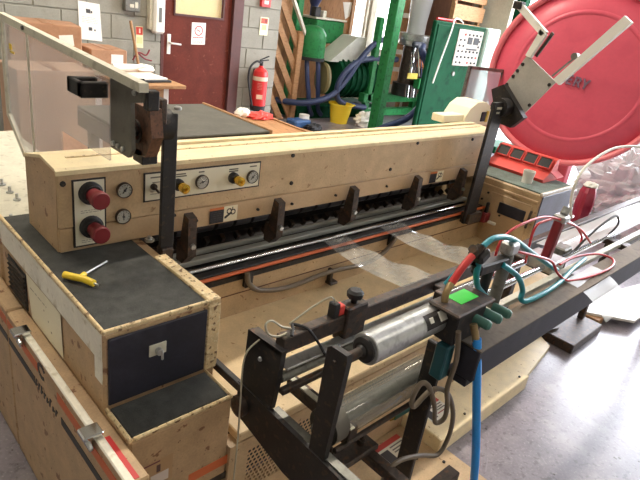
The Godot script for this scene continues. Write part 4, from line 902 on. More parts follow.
func build_rails() -> void:
	var b := thing("conveyor_rail", "long dark back rail running along the machine front", "rail", Vector3(2.5, 0.74, -0.88))
	obj("rail", mb().span(Vector3(0.846, 0.785, -0.90), Vector3(3.75, 0.8375, -0.865), 0.003), M.iron, b)
	for x in [2.2, 3.45]: obj("leg", mb().span(Vector3(x - 0.02, 0.06 if x > 3.1 else 0.44, -0.90), Vector3(x + 0.02, 0.785, -0.865), 0.003), M.iron, b)
	var f := thing("conveyor_rail", "long brown grey front rail carrying the valve block", "rail", Vector3(2.8, 0.76, -0.56))
	obj("rail", mb().span(Vector3(1.27, 0.735, -0.60), Vector3(3.9, 0.8375, -0.53), 0.003), M.navy, f)  # navy puts the shade on the front face into the colour
	obj("top_flange", mb().span(Vector3(1.27, 0.8375, -0.606), Vector3(3.9, 0.8425, -0.527), 0.001), tri_mat(mottle(rgb(112, 100, 86), 0.12, [[rgb(88, 76, 64), 0.03, 501, 0.62, 0.2, 0.6]], 51), 0.75, 0.0, 2.0), f)
	obj("under_plate", mb().span(Vector3(1.27, 0.71, -0.62), Vector3(2.15, 0.735, -0.545), 0.002), M.navy, f)
	obj("leg", mb().span(Vector3(3.84, 0.0, -0.60), Vector3(3.88, 0.745, -0.54), 0.003), M.iron, f)
	obj("inner_angle", mb().span(Vector3(1.30, 0.81, -0.67), Vector3(3.5, 0.832, -0.645), 0.002), M.pale_strip, f)
	for x in [1.55, 2.1, 2.75]: obj("cross_member", mb().span(Vector3(x - 0.03, 0.80, -0.866), Vector3(x + 0.03, 0.825, -0.60), 0.003), M.iron, f)
	var rods := thing("guide_rails", "bright steel guide rods lying between the two long rails", "rods", Vector3(2.6, 0.83, -0.73))
	for z in [-0.71, -0.775]: obj("rod", mb().cyl(Vector3(1.45, 0.842, z), Vector3(3.5, 0.842, z), 0.012, 12), M.chrome, rods)
	obj("end_block", mb().span(Vector3(1.42, 0.826, -0.80), Vector3(1.46, 0.86, -0.69), 0.003), M.iron, rods)
	# clamp on the back rail
	var c := thing("rail_clamp", "rusty iron clamp block with black star knob on the back rail", "clamp", Vector3(1.125, 0.74, -0.88))
	obj("block", mb().span(Vector3(1.078, 0.74, -0.905), Vector3(1.165, 0.862, -0.855), 0.004), M.iron, c)
	obj("knob", mb().lathe([Vector2(0.010, 0), Vector2(0.010, 0.012), Vector2(0.024, 0.018), Vector2(0.026, 0.034), Vector2(0.018, 0.042), Vector2(0, 0.043)], Vector3(1.122, 0.862, -0.88), Vector3.UP, 8), M.dark_rubber, c, "black knob")
	var se := thing("sensor", "small red and black sensor beside the rail clamp", "sensor", Vector3(1.05, 0.8375, -0.88))
	obj("body", mb().span(Vector3(1.028, 0.8375, -0.895), Vector3(1.050, 0.885, -0.865), 0.003), M.dark_rubber, se)
	obj("lens", mb().span(Vector3(1.050, 0.84, -0.893), Vector3(1.074, 0.873, -0.867), 0.003), M.tray, se, "orange red lens block")
	obj("lead", mb().tube([Vector3(1.04, 0.885, -0.88), Vector3(1.02, 0.905, -0.885), Vector3(0.97, 0.88, -0.90), Vector3(0.90, 0.842, -0.91)], 0.003, 6), M.pale_cable, se)
	var wl := thing("wire_loop", "pale wire loop tied on the left end of the back rail", "wire", Vector3(0.87, 0.8375, -0.88))
	obj("loop", mb().tube([Vector3(0.89, 0.84, -0.88), Vector3(0.872, 0.855, -0.88), Vector3(0.845, 0.868, -0.882), Vector3(0.812, 0.895, -0.885), Vector3(0.792, 0.890, -0.885), Vector3(0.802, 0.86, -0.882), Vector3(0.835, 0.842, -0.88), Vector3(0.865, 0.842, -0.88)], 0.0032, 6), M.pale_cable, wl)
	obj("knot", mb().tube([Vector3(0.865, 0.845, -0.86), Vector3(0.885, 0.85, -0.88), Vector3(0.905, 0.845, -0.90), Vector3(0.93, 0.84, -0.87), Vector3(0.96, 0.80, -0.855), Vector3(0.98, 0.755, -0.83)], 0.0045, 6), M.dark_rubber, wl)
	# clear film strips running from the bed to the back rail
	var k := 0
	for s in [[1.70, 1.84, 1.37, 1.56], [2.10, 2.26, 1.72, 1.92]]:
		var m := mb()
		var n := 24
		for i in n:
			var u0 := float(i) / n
			var u1 := float(i + 1) / n
			var L := func(u: float, w: float) -> Vector3:
				return Vector3(lerpf(lerpf(s[0], s[1], w), lerpf(s[2], s[3], w), u), lerpf(0.655, 0.842, u) - 0.02 * sin(PI * u) + 0.006 * sin(17.0 * u + 7.0 * w) * w, lerpf(-1.57, -0.885, u))
			for j in 6:
				m.quad(L.call(u0, j / 6.0), L.call(u0, (j + 1) / 6.0), L.call(u1, (j + 1) / 6.0), L.call(u1, j / 6.0), Vector3.UP)
		tag(obj("film_strip", m, M.film), ["clear plastic film strip from the bed to the rail, nearer the clamp", "clear plastic film strip from the bed to the rail, nearer the right cabinet"][k], "film", "film strips")
		k += 1

func hose(nm: String, pts: Array, r: float, m: Material, label: String) -> void:
	tag(obj(nm, mb().tube(pts, r, 10), m), label, "hose")

func build_pneumatics() -> void:
	var v := thing("valve_block", "air valve block with a green sticker on the front rail", "valve", Vector3(1.29, 0.8425, -0.62))
	obj("body", mb().span(Vector3(1.215, 0.8425, -0.655), Vector3(1.36, 0.94, -0.59), 0.004), M.black, v)
	obj("top_plate", mb().span(Vector3(1.19, 0.94, -0.68), Vector3(1.385, 0.952, -0.58), 0.004), M.iron, v)
	obj("sticker", mb().span(Vector3(1.255, 0.952, -0.665), Vector3(1.345, 0.9535, -0.615)), M.green_sticker, v, "bright green sticker")
	obj("side_valve", mb().span(Vector3(1.20, 0.73, -0.63), Vector3(1.24, 0.84, -0.59), 0.004), M.teal_valve, v, "teal valve body")
	for x in [1.305, 1.365, 1.42]:
		obj("silencer", mb().lathe([Vector2(0, 0), Vector2(0.013, 0), Vector2(0.015, 0.008), Vector2(0.015, 0.05), Vector2(0.010, 0.058), Vector2(0, 0.06)], Vector3(x, 0.905, -0.60), Vector3(0.25, -0.1, 1), 14), M.teal_dark, v, "green silencer")
	obj("fitting", mb().cyl(Vector3(1.275, 0.905, -0.575), Vector3(1.279, 0.86, -0.555), 0.011, 10), M.bronze, v)
	obj("elbow", mb().tube([Vector3(1.225, 0.952, -0.65), Vector3(1.23, 0.975, -0.655), Vector3(1.252, 0.997, -0.66)], 0.010, 10), M.bronze, v)
	hose("air_hose", [Vector3(1.279, 0.868, -0.555), Vector3(1.288, 0.80, -0.54), Vector3(1.312, 0.66, -0.515), Vector3(1.35, 0.45, -0.48), Vector3(1.40, 0.22, -0.46), Vector3(1.46, 0.03, -0.46)], 0.0125, M.blue_hose, "bright blue air hose hanging straight down from the valve block")
	# manifold on its post
	var mf := thing("air_manifold", "grey air manifold on a short post behind the valve block", "manifold", Vector3(1.50, 0.8425, -0.66))
	obj("post", mb().cyl(Vector3(1.558, 0.826, -0.66), Vector3(1.558, 1.035, -0.66), 0.019, 16), M.grey_steel, mf)
	obj("cap", mb().box(Vector3(1.556, 1.045, -0.66), Vector3(0.05, 0.04, 0.045), 0.006), M.steel, mf)
	obj("bar", mb().box(Vector3(1.475, 1.005, -0.66), Vector3(0.20, 0.035, 0.035), 0.005, Basis(Vector3.BACK, -0.05)), M.black, mf)
	obj("hub", mb().box(Vector3(1.368, 1.062, -0.66), Vector3(0.05, 0.035, 0.05), 0.008, Basis(Vector3.BACK, 0.5)).cyl(Vector3(1.36, 1.04, -0.66), Vector3(1.385, 1.01, -0.66), 0.016, 10), M.black, mf)
	obj("tee", mb().cyl(Vector3(1.33, 1.085, -0.665), Vector3(1.40, 1.045, -0.665), 0.013, 10).cyl(Vector3(1.345, 1.06, -0.66), Vector3(1.365, 1.09, -0.66), 0.012, 10), M.iron, mf)
	obj("cylinder", mb().cyl(Vector3(1.46, 0.99, -0.66), Vector3(1.455, 0.90, -0.66), 0.016, 12), M.black, mf)
	hose("air_hose", [Vector3(1.33, 1.066, -0.66), Vector3(1.29, 1.037, -0.66), Vector3(1.254, 0.998, -0.66)], 0.011, M.red, "short thick red hose from the manifold to the valve block")
	hose("air_hose", [Vector3(1.375, 1.085, -0.66), Vector3(1.438, 1.10, -0.66), Vector3(1.555, 1.074, -0.66), Vector3(1.725, 0.993, -0.655), Vector3(1.909, 0.905, -0.65), Vector3(1.99, 0.868, -0.645)], 0.009, M.teal, "turquoise hose arching high from the manifold to the right")
	hose("air_hose", [Vector3(1.50, 1.006, -0.64), Vector3(1.585, 0.955, -0.62), Vector3(1.632, 0.90, -0.61), Vector3(1.63, 0.868, -0.605), Vector3(1.66, 0.856, -0.595), Vector3(1.78, 0.856, -0.59), Vector3(1.93, 0.856, -0.60), Vector3(2.07, 0.858, -0.62), Vector3(2.25, 0.858, -0.64)], 0.009, M.teal, "turquoise hose looping down onto the front rail")
	hose("air_hose", [Vector3(1.36, 1.05, -0.65), Vector3(1.366, 1.0, -0.65), Vector3(1.40, 0.95, -0.65), Vector3(1.47, 0.90, -0.65)], 0.009, M.teal, "short turquoise hose curving down under the manifold")
	hose("air_hose", [Vector3(1.35, 1.045, -0.67), Vector3(1.31, 1.01, -0.68), Vector3(1.28, 0.97, -0.69)], 0.009, M.teal, "short turquoise hose beside the thick red hose")
	hose("thin_hose", [Vector3(1.63, 0.90, -0.72), Vector3(1.608, 0.999, -0.72), Vector3(1.636, 1.044, -0.72), Vector3(1.725, 1.067, -0.72), Vector3(1.914, 1.066, -0.72), Vector3(2.10, 1.02, -0.71), Vector3(2.27, 0.96, -0.70), Vector3(2.42, 0.875, -0.69)], 0.0048, M.red_hose, "thin red hose in a high arch over the rails")
	hose("thin_hose", [Vector3(1.58, 1.03, -0.66), Vector3(1.70, 0.995, -0.64), Vector3(1.86, 0.94, -0.63), Vector3(1.92, 0.885, -0.615), Vector3(1.98, 0.852, -0.59), Vector3(2.12, 0.849, -0.56), Vector3(2.30, 0.849, -0.55), Vector3(2.40, 0.85, -0.58), Vector3(2.36, 0.86, -0.63), Vector3(2.2, 0.87, -0.66), Vector3(2.05, 0.87, -0.66)], 0.0048, M.red_hose, "thin red hose lying in a wide loop on the front rail")
	hose("thin_hose", [Vector3(1.95, 0.86, -0.75), Vector3(1.931, 1.0, -0.75), Vector3(2.007, 1.023, -0.75), Vector3(2.15, 1.007, -0.75), Vector3(2.30, 0.96, -0.74), Vector3(2.38, 0.90, -0.72), Vector3(2.36, 0.86, -0.71)], 0.0048, M.red_hose, "thin red hose in a small loop over the guide rods")
	hose("thin_hose", [Vector3(2.28, 0.86, -0.70), Vector3(2.38, 0.90, -0.70), Vector3(2.53, 0.94, -0.70), Vector3(2.68, 0.955, -0.70), Vector3(2.76, 0.90, -0.70), Vector3(2.66, 0.86, -0.70), Vector3(2.45, 0.86, -0.70), Vector3(2.15, 0.862, -0.70)], 0.005, M.dark_rubber, "thin black hose looping at the right end of the rails")
	# red slide unit farther along
	var s := thing("slide_unit", "red and silver slide unit on the rails behind the red loops", "slide", Vector3(2.1, 0.83, -0.70))
	obj("carriage", mb().span(Vector3(2.02, 0.825, -0.79), Vector3(2.13, 0.875, -0.67), 0.005), M.steel, s)
	obj("arm", mb().box(Vector3(2.06, 0.95, -0.72), Vector3(0.035, 0.16, 0.035), 0.006, Basis(Vector3.BACK, -0.12)), M.red_cap, s, "dark red arm")
	obj("head", mb().box(Vector3(2.075, 1.035, -0.72), Vector3(0.05, 0.03, 0.05), 0.006).cyl(Vector3(2.09, 1.05, -0.72), Vector3(2.10, 1.075, -0.72), 0.016, 10), M.steel, s)
	obj("valve", mb().span(Vector3(2.18, 0.826, -0.76), Vector3(2.26, 0.885, -0.70), 0.006), M.grey_steel, s)
	# bright film lying on the rails
	var sheet := mb()
	for i in 12:
		for j in 3:
			var P := func(a: float, b: float) -> Vector3: return Vector3(2.2 + 0.11 * a, 0.858 + 0.004 * sin(a * 0.9 + b) + 0.002 * b, -0.83 + 0.045 * b)
			sheet.quad(P.call(i, j), P.call(i + 1, j), P.call(i + 1, j + 1), P.call(i, j + 1), Vector3.UP)
	tag(obj("film_sheet", sheet, M.film_bright), "bright crinkled film lying along the guide rods at the right", "film")
	var drape := mb()
	for i in 8:
		for j in 8:
			var P := func(a: float, b: float) -> Vector3:
				var d: float = b / 8.0
				return Vector3(1.96 + 0.033 * a + 0.05 * d, 0.850 - 0.10 * d * d + 0.0015 * sin(a * 0.9 + b * 0.5), -0.60 + 0.17 * d)
			drape.quad(P.call(i, j), P.call(i + 1, j), P.call(i + 1, j + 1), P.call(i, j + 1), Vector3.UP)
	tag(obj("film_drape", drape, M.film_bright), "clear film hanging over the front rail on the right", "film")

func build_right_side() -> void:
	# the red disc on its stand
	var c := Vector3(4.27, 1.417, -1.694)
	var nrm := Vector3(-0.93, 0.08, 0.36).normalized()
	var d := thing("red_disc", "large round red drum standing behind the right cabinet", "drum", Vector3(4.35, 0, -1.73))
	obj("drum", mb().lathe([Vector2(0, 0.015), Vector2(0.30, 0.02), Vector2(0.46, 0.0), Vector2(0.60, -0.02), Vector2(0.60, -0.20), Vector2(0, -0.24)], c, nrm, 72, true), M.disc, d)
	obj("rim", mb().lathe([Vector2(0.605, -0.03), Vector2(0.635, -0.02), Vector2(0.645, 0.0), Vector2(0.63, 0.012), Vector2(0.605, 0.0), Vector2(0.60, -0.03)], c, nrm, 72, true), M.disc_rim, d)  # paler colour stands for the highlight along the rim edge
	obj("inner_ring", mb().lathe([Vector2(0.43, 0.0), Vector2(0.44, 0.008), Vector2(0.46, 0.008), Vector2(0.47, -0.004)], c, nrm, 64, true), M.disc, d)
	var rt := Vector3.UP.cross(nrm).normalized()
	var up := nrm.cross(rt)
	var letters := TextMesh.new()   # only the end of the word shows
	var sf := SystemFont.new()
	sf.font_names = PackedStringArray(["Droid Sans"]); sf.font_weight = 700
	letters.font = sf
	letters.text = "ERY"; letters.font_size = 48; letters.depth = 0.01; letters.pixel_size = 0.0020
	var tm := MeshInstance3D.new()
	tm.name = "lettering"
	tm.mesh = letters
	tm.material_override = M.print_grey
	tm.basis = Basis(rt, up, nrm) * Basis(Vector3.BACK, -0.12)
	tm.position = c + rt * 0.005 - up * 0.03 + nrm * 0.024 - G[d]
	tm.set_meta("label", "grey printed letters")
	d.add_child(tm)
	obj("stand", mb().box(c + Vector3(0.12, -0.95, 0.0), Vector3(0.10, 0.95, 0.22), 0.01).box(Vector3(4.42, 0.03, -1.75), Vector3(0.5, 0.06, 0.5), 0.01), M.disc, d)
	# red sack and pale hose
	var rs := thing("red_sack", "dark red plastic sack hanging by the white hose", "sack", Vector3(3.16, 0.0, -0.98))
	var sk := mb()
	var lv := [[0.70, 0.035, 0.03], [0.76, 0.052, 0.04], [0.84, 0.058, 0.045], [0.91, 0.055, 0.04], [0.94, 0.04, 0.03]]
	for i in lv.size() - 1:
		for k in 14:
			var P := func(L: Array, q: int) -> Vector3:
				var a := TAU * (q % 14) / 14.0
				return Vector3(3.15 + L[1] * cos(a) * (1.0 + 0.12 * sin(3.0 * a)), L[0], -1.0 + L[2] * sin(a) * (1.0 + 0.15 * cos(4.0 * a)))
			sk.quad(P.call(lv[i + 1], k), P.call(lv[i + 1], k + 1), P.call(lv[i], k + 1), P.call(lv[i], k), P.call(lv[i], k) - Vector3(3.15, lv[i][0], -1.0))
	obj("sack", sk, plain(rgb(168, 48, 74), 0.4), rs)
	obj("stand", mb().cyl(Vector3(3.15, 0.06, -1.0), Vector3(3.15, 0.72, -1.0), 0.015, 8).cyl(Vector3(3.15, 0.06, -1.0), Vector3(3.15, 0.075, -1.0), 0.1, 12), M.iron, rs)
	obj("white_top", mb().blob(Vector3(3.16, 0.945, -1.0), Vector3(0.045, 0.02, 0.035), 0.5, 8, 2.0, 12), M.white, rs)
	hose("white_hose", [Vector3(2.80, 0.85, -0.92), Vector3(2.713, 0.87, -0.90), Vector3(2.64, 0.969, -0.90), Vector3(2.63, 1.079, -0.90), Vector3(2.78, 1.150, -0.91), Vector3(3.065, 1.198, -0.90), Vector3(3.35, 1.18, -0.82), Vector3(3.48, 1.05, -0.76), Vector3(3.48, 0.85, -0.74)], 0.007, M.white, "pale hose in a high arc in front of the red disc")
	# plastic heap on the floor and film rolls by the doorway
	tag(obj("plastic_heap", mb().blob(Vector3(5.9, 0.30, -1.42), Vector3(0.5, 0.46, 0.55), 0.4, 3, 3.4, 88, 0.0), M.crumple), "heap of crumpled clear plastic film at the right edge", "plastic film")
	var bl := thing("film_roll_stock", "dark blue film roll standing on its end behind the plastic heap", "film roll", Vector3(6.9, 0, -1.9))
	obj("roll", mb().cyl(Vector3(6.9, 0.0, -2.0), Vector3(6.9, 0.68, -2.0), 0.34, 28), plain(rgb(54, 62, 92), 0.35), bl)
	obj("core", mb().cyl(Vector3(6.9, 0.68, -2.0), Vector3(6.9, 0.71, -2.0), 0.06, 16), M.card, bl)
	var bl2 := thing("film_roll_stock", "grey blue film roll lying on the floor right of the plastic heap", "film roll", Vector3(6.6, 0, -1.0))
	obj("roll", mb().cyl(Vector3(6.75, 0.22, -1.25), Vector3(7.2, 0.22, -0.55), 0.22, 28), plain(rgb(80, 88, 112), 0.35), bl2)
	obj("core", mb().cyl(Vector3(6.74, 0.22, -1.265), Vector3(7.21, 0.22, -0.535), 0.05, 16), M.card, bl2)
	# white board leaning low on the floor
	var wb := thing("white_board", "white board lying on blocks on the floor at the right", "board", Vector3(3.9, 0, -0.75))
	obj("board", mb().prism([Vector2(3.52, -0.93), Vector2(3.93, -0.94), Vector2(4.6, -0.80), Vector2(4.5, -0.64), Vector2(3.75, -0.65)], Vector3(0, 0.05, 0), Vector3.RIGHT, Vector3.BACK, Vector3(0, 0.018, 0)), M.white, wb)
	for p in [Vector3(3.6, 0.025, -0.85), Vector3(4.3, 0.025, -0.65)]: obj("block", mb().box(p, Vector3(0.1, 0.05, 0.1), 0.004), M.wood, wb)

func build_wall_things() -> void:
	var Z := -5.195
	# fire extinguisher hung on the wall
	var o := Vector3(4.02, 0.41, -5.09)
	var f := thing("fire_extinguisher", "red fire extinguisher hung on the block wall right of the door", "fire extinguisher", o)
	obj("cylinder", mb().lathe([Vector2(0, 0.05), Vector2(0.086, 0.05), Vector2(0.086, 0.40), Vector2(0.078, 0.44), Vector2(0.05, 0.47), Vector2(0.025, 0.48), Vector2(0.025, 0.50), Vector2(0, 0.50)], o, Vector3.UP, 28), M.red, f)
	obj("base_ring", mb().lathe([Vector2(0, 0), Vector2(0.084, 0), Vector2(0.088, 0.06), Vector2(0.08, 0.062)], o, Vector3.UP, 24), M.dark_rubber, f)
	obj("label_band", mb().lathe([Vector2(0.0868, 0.34), Vector2(0.0868, 0.385)], o, Vector3.UP, 28), plain(rgb(222, 200, 176), 0.5), f)
	obj("label_patch", mb().box(o + Vector3(-0.045, 0.165, 0.075), Vector3(0.07, 0.05, 0.003), 0.0, Basis(Vector3.UP, -0.5)), plain(rgb(226, 190, 160), 0.5), f)
	for k in 5: obj("instruction_line", mb().box(o + Vector3(-0.05, 0.25 + 0.016 * k, 0.0725), Vector3(0.055, 0.005, 0.003), 0.0, Basis(Vector3.UP, -0.55)), plain(rgb(214, 130, 118), 0.5), f)
	obj("valve", mb().cyl(o + Vector3(0, 0.5, 0), o + Vector3(0, 0.545, 0), 0.02, 12).box(o + Vector3(0.03, 0.56, 0.01), Vector3(0.12, 0.012, 0.02), 0.003, Basis(Vector3.BACK, 0.12)).box(o + Vector3(0.03, 0.585, 0.01), Vector3(0.13, 0.010, 0.02), 0.003, Basis(Vector3.BACK, 0.35)), M.dark_rubber, f)
	obj("hose", mb().tube([o + Vector3(-0.01, 0.53, 0.01), o + Vector3(-0.08, 0.545, 0.01), o + Vector3(-0.15, 0.48, 0.0), o + Vector3(-0.165, 0.36, 0), o + Vector3(-0.14, 0.2, 0.02), o + Vector3(-0.105, 0.06, 0.03)], 0.012, 8), M.dark_rubber, f)
	obj("wall_bracket", mb().box(o + Vector3(0, 0.35, -0.095), Vector3(0.05, 0.2, 0.03), 0.003), M.iron, f)
	# flat signs and fittings
	tag(obj("extinguisher_sign", mb().box(Vector3(4.085, 1.32, Z + 0.002), Vector3(0.115, 0.19, 0.004)).quad(Vector3(4.028, 1.414, Z + 0.0045), Vector3(4.142, 1.414, Z + 0.0045), Vector3(4.142, 1.226, Z + 0.0045), Vector3(4.028, 1.226, Z + 0.0045), Vector3.BACK), page(40, 64, rgb(238, 232, 196), [[0.08, 0.06, 0.84, 0.3, rgb(198, 84, 60)], [0.55, 0.1, 0.3, 0.2, rgb(140, 50, 44)], [0.2, 0.42, 0.6, 0.3, rgb(176, 206, 140)]])), "small red and green sign above the extinguisher", "sign")
	var cp := thing("call_point", "red fire alarm call point high on the wall above the sign", "alarm", Vector3(4.06, 1.52, Z))
	obj("box", mb().box(Vector3(4.06, 1.575, Z + 0.02), Vector3(0.13, 0.11, 0.04), 0.006), M.red, cp)
	obj("pane", mb().box(Vector3(4.06, 1.57, Z + 0.042), Vector3(0.055, 0.035, 0.003)), M.white, cp)
	tag(obj("wall_notice", mb().quad(Vector3(2.035, 1.372, Z + 0.003), Vector3(2.225, 1.36, Z + 0.003), Vector3(2.245, 1.045, Z + 0.003), Vector3(2.04, 1.055, Z + 0.003), Vector3.BACK), page(72, 112, rgb(240, 238, 230), [[0.34, 0.18, 0.22, 0.11, rgb(60, 60, 62)], [0.56, 0.22, 0.08, 0.07, rgb(60, 60, 62)], [0.42, 0.66, 0.16, 0.09, rgb(60, 60, 62)], [0.66, 0.70, 0.08, 0.05, rgb(60, 60, 62)]] + lines(0.14, 0.40, 0.72, 4, 0.045, 0.016, rgb(150, 148, 144), 9))), "white printed notice with two dark pictures on the block wall", "notice")
	var sw := thing("switch_box", "grey metal switch box high on the wall", "switch", Vector3(2.51, 1.33, Z))
	obj("box", mb().box(Vector3(2.51, 1.40, Z + 0.03), Vector3(0.15, 0.14, 0.06), 0.008), M.grey_steel, sw)
	obj("rocker", mb().box(Vector3(2.50, 1.38, Z + 0.062), Vector3(0.04, 0.03, 0.006), 0.002).box(Vector3(2.545, 1.39, Z + 0.062), Vector3(0.03, 0.05, 0.006), 0.002), M.pale_strip, sw)
	obj("conduit", mb().cyl(Vector3(2.47, 1.47, Z + 0.03), Vector3(2.47, 4.9, Z + 0.03), 0.011, 8), M.grey_steel, sw)
	var dp := thing("wall_dispenser", "white wall dispenser beside the door frame", "dispenser", Vector3(2.755, 1.16, Z))
	obj("body", mb().box(Vector3(2.765, 1.40, Z + 0.05), Vector3(0.115, 0.48, 0.10), 0.02), M.white, dp)
	obj("window", mb().box(Vector3(2.765, 1.33, Z + 0.102), Vector3(0.03, 0.13, 0.004), 0.001), plain(rgb(110, 112, 110), 0.3), dp)
	obj("back_plate", mb().box(Vector3(2.692, 1.40, Z + 0.03), Vector3(0.03, 0.42, 0.06), 0.004), M.pale_strip, dp)
	tag(obj("wall_sign", mb().quad(Vector3(2.565, 1.205, Z + 0.003), Vector3(2.64, 1.205, Z + 0.003), Vector3(2.645, 1.01, Z + 0.003), Vector3(2.575, 1.012, Z + 0.003), Vector3.BACK), page(40, 90, rgb(226, 222, 180), [[0.05, 0.04, 0.9, 0.36, rgb(206, 62, 52)], [0.45, 0.1, 0.2, 0.22, rgb(240, 226, 210)], [0.1, 0.5, 0.8, 0.3, rgb(206, 208, 150)]])), "small red and yellow sign near the broom", "sign")
	tag(obj("broom_handle", mb().cyl(Vector3(2.62, 0.02, -4.86), Vector3(2.49, 1.25, -5.14), 0.013, 10), M.wood), "wooden broom handle leaning against the wall", "broom")
	# boxes stacked by the wall
	var b1 := thing("cardboard_box", "tall cardboard box seen through the clear guard, white label", "box", Vector3(1.58, 0.62, -4.75), "cardboard boxes")
	var bs := Basis(Vector3.UP, -0.16)
	obj("carton", mb().box(Vector3(1.58, 0.92, -4.75), Vector3(0.50, 0.60, 0.36), 0.006, bs), M.card, b1)
	obj("tape", mb().box(Vector3(1.60, 1.2205, -4.75), Vector3(0.06, 0.003, 0.362), 0.0, bs), plain(rgb(160, 112, 76), 0.4), b1)
	obj("label", mb().box(Vector3(1.58, 0.92, -4.75) + bs * Vector3(0.14, 0.19, 0.1815), Vector3(0.10, 0.08, 0.002), 0.0, bs * Basis(Vector3.BACK, 0.12)), M.paper, b1)
	var bg := thing("cardboard_box", "large pale carton standing on the floor behind the clear guard", "box", Vector3(1.43, 0, -4.2), "cardboard boxes")
	obj("carton", mb().box(Vector3(1.42, 0.49, -4.2), Vector3(0.52, 0.97, 0.38), 0.006), tri_mat(mottle(rgb(200, 164, 138), 0.05, [], 71), 0.85, 0.0, 1.2), bg)
	obj("tape", mb().box(Vector3(1.42, 0.9765, -4.2), Vector3(0.05, 0.003, 0.382)), plain(rgb(160, 112, 76), 0.4), bg)
	var b0 := thing("cardboard_box", "lower cardboard box under the tall one with the label", "box", Vector3(1.56, 0, -4.75), "cardboard boxes")
	obj("carton", mb().box(Vector3(1.55, 0.31, -4.76), Vector3(0.44, 0.62, 0.36), 0.006, bs), M.card, b0)
	var b2 := thing("cardboard_box", "smaller cardboard box beside the tall one, white label on its end", "box", Vector3(1.98, 0.55, -4.70), "cardboard boxes")
	obj("carton", mb().box(Vector3(2.025, 0.81, -4.72), Vector3(0.30, 0.50, 0.34), 0.006), M.card, b2)
	obj("tape", mb().box(Vector3(2.025, 1.061, -4.72), Vector3(0.05, 0.003, 0.342)), plain(rgb(160, 112, 76), 0.4), b2)
	obj("label", mb().box(Vector3(2.09, 0.98, -4.548), Vector3(0.10, 0.09, 0.002), 0.0, Basis(Vector3.UP, -0.05)), M.paper, b2)
	var b3 := thing("cardboard_box", "bottom cardboard box below the smaller one", "box", Vector3(2.0, 0, -4.72), "cardboard boxes")
	obj("carton", mb().box(Vector3(2.025, 0.28, -4.72), Vector3(0.32, 0.56, 0.38), 0.006), M.card, b3)
	# work table with papers
	var t := thing("work_table", "small wooden work table in front of the door", "table", Vector3(1.95, 0, -3.9))
	obj("top", mb().span(Vector3(1.72, 0.925, -4.22), Vector3(2.21, 0.95, -3.66), 0.003), M.wood, t)
	obj("apron", mb().span(Vector3(1.76, 0.85, -4.18), Vector3(2.12, 0.925, -4.16)).span(Vector3(1.76, 0.85, -3.72), Vector3(2.05, 0.925, -3.70)), M.wood, t)
	for p in [Vector3(1.76, 0, -4.17), Vector3(2.14, 0, -4.17), Vector3(1.76, 0, -3.71), Vector3(2.08, 0, -3.75)]: obj("leg", mb().span(p + Vector3(-0.025, 0, -0.025), p + Vector3(0.025, 0.925, 0.025), 0.003), M.white, t)
	var cb := thing("clipboard", "black clipboard with white papers on the work table", "clipboard", Vector3(1.95, 0.95, -3.86))
	obj("board", mb().box(Vector3(1.96, 0.958, -3.87), Vector3(0.36, 0.014, 0.24), 0.003, Basis(Vector3.UP, 0.1)), M.dark_rubber, cb)
	obj("papers", mb().box(Vector3(1.955, 0.972, -3.885), Vector3(0.33, 0.014, 0.22), 0.002, Basis(Vector3.UP, 0.12)), M.paper, cb)
	obj("clip", mb().box(Vector3(1.90, 0.968, -3.755), Vector3(0.05, 0.02, 0.02), 0.003), M.black, cb)
	tag(obj("paper_roll", mb().cyl(Vector3(1.86, 0.985, -4.13), Vector3(2.14, 0.985, -4.13), 0.035, 16).blob(Vector3(2.1, 0.99, -4.12), Vector3(0.09, 0.035, 0.05), 0.5, 12, 2.0, 14, 0.951), M.paper), "crumpled white paper roll at the back of the work table", "paper")
	tag(obj("paper_stack", mb().box(Vector3(1.80, 0.965, -4.05), Vector3(0.22, 0.03, 0.16), 0.003, Basis(Vector3.UP, -0.3)), plain(rgb(206, 188, 160), 0.8)), "stack of cream sheets beside the paper roll", "paper")
	tag(obj("tangled_rope", mb().tube([Vector3(2.52, 0.90, -5.15), Vector3(2.58, 0.97, -5.16), Vector3(2.66, 0.95, -5.16), Vector3(2.70, 1.0, -5.17)], 0.008, 6).tube([Vector3(2.55, 0.99, -5.16), Vector3(2.64, 0.92, -5.16), Vector3(2.72, 0.90, -5.16)], 0.008, 6), M.red_cap), "tangle of red rope hung on the wall by the door", "rope")
	# low bench with cloths behind the beam
	var lb := thing("low_bench", "low bench covered with cardboard behind the belt table", "bench", Vector3(3.1, 0, -3.7))
	obj("top", mb().span(Vector3(2.55, 0.56, -4.15), Vector3(3.30, 0.598, -3.15), 0.004), M.ply, lb)
	for p in [Vector3(2.6, 0, -4.1), Vector3(3.25, 0, -4.1), Vector3(2.6, 0, -3.2), Vector3(3.25, 0, -3.2)]: obj("leg", mb().span(p + Vector3(-0.025, 0, -0.025), p + Vector3(0.025, 0.56, 0.025)), M.wood, lb)
	obj("edge_board", mb().span(Vector3(3.30, 0.55, -4.15), Vector3(3.325, 0.61, -3.15), 0.003), M.wood, lb)
	tag(obj("red_cloth", mb().blob(Vector3(3.20, 0.615, -4.0), Vector3(0.13, 0.04, 0.1), 0.5, 21, 2.0, 18, 0.599), M.tray), "crumpled red cloth on the low bench", "cloth")
	tag(obj("cream_cloth", mb().blob(Vector3(3.06, 0.63, -4.08), Vector3(0.08, 0.05, 0.06), 0.4, 22, 2.0, 16, 0.599), M.paper), "cream rag ball beside the red cloth", "cloth")
	var bb := thing("blue_tub", "blue tub with white lid on the floor behind the beam", "tub", Vector3(5.3, 0, -5.7))
	obj("tub", mb().box(Vector3(5.26, 0.06, -5.70), Vector3(0.30, 0.12, 0.22), 0.02), plain(rgb(58, 92, 140), 0.5), bb)
	obj("bottle", mb().cyl(Vector3(5.40, 0, -5.75), Vector3(5.40, 0.17, -5.75), 0.075, 16), M.white, bb)
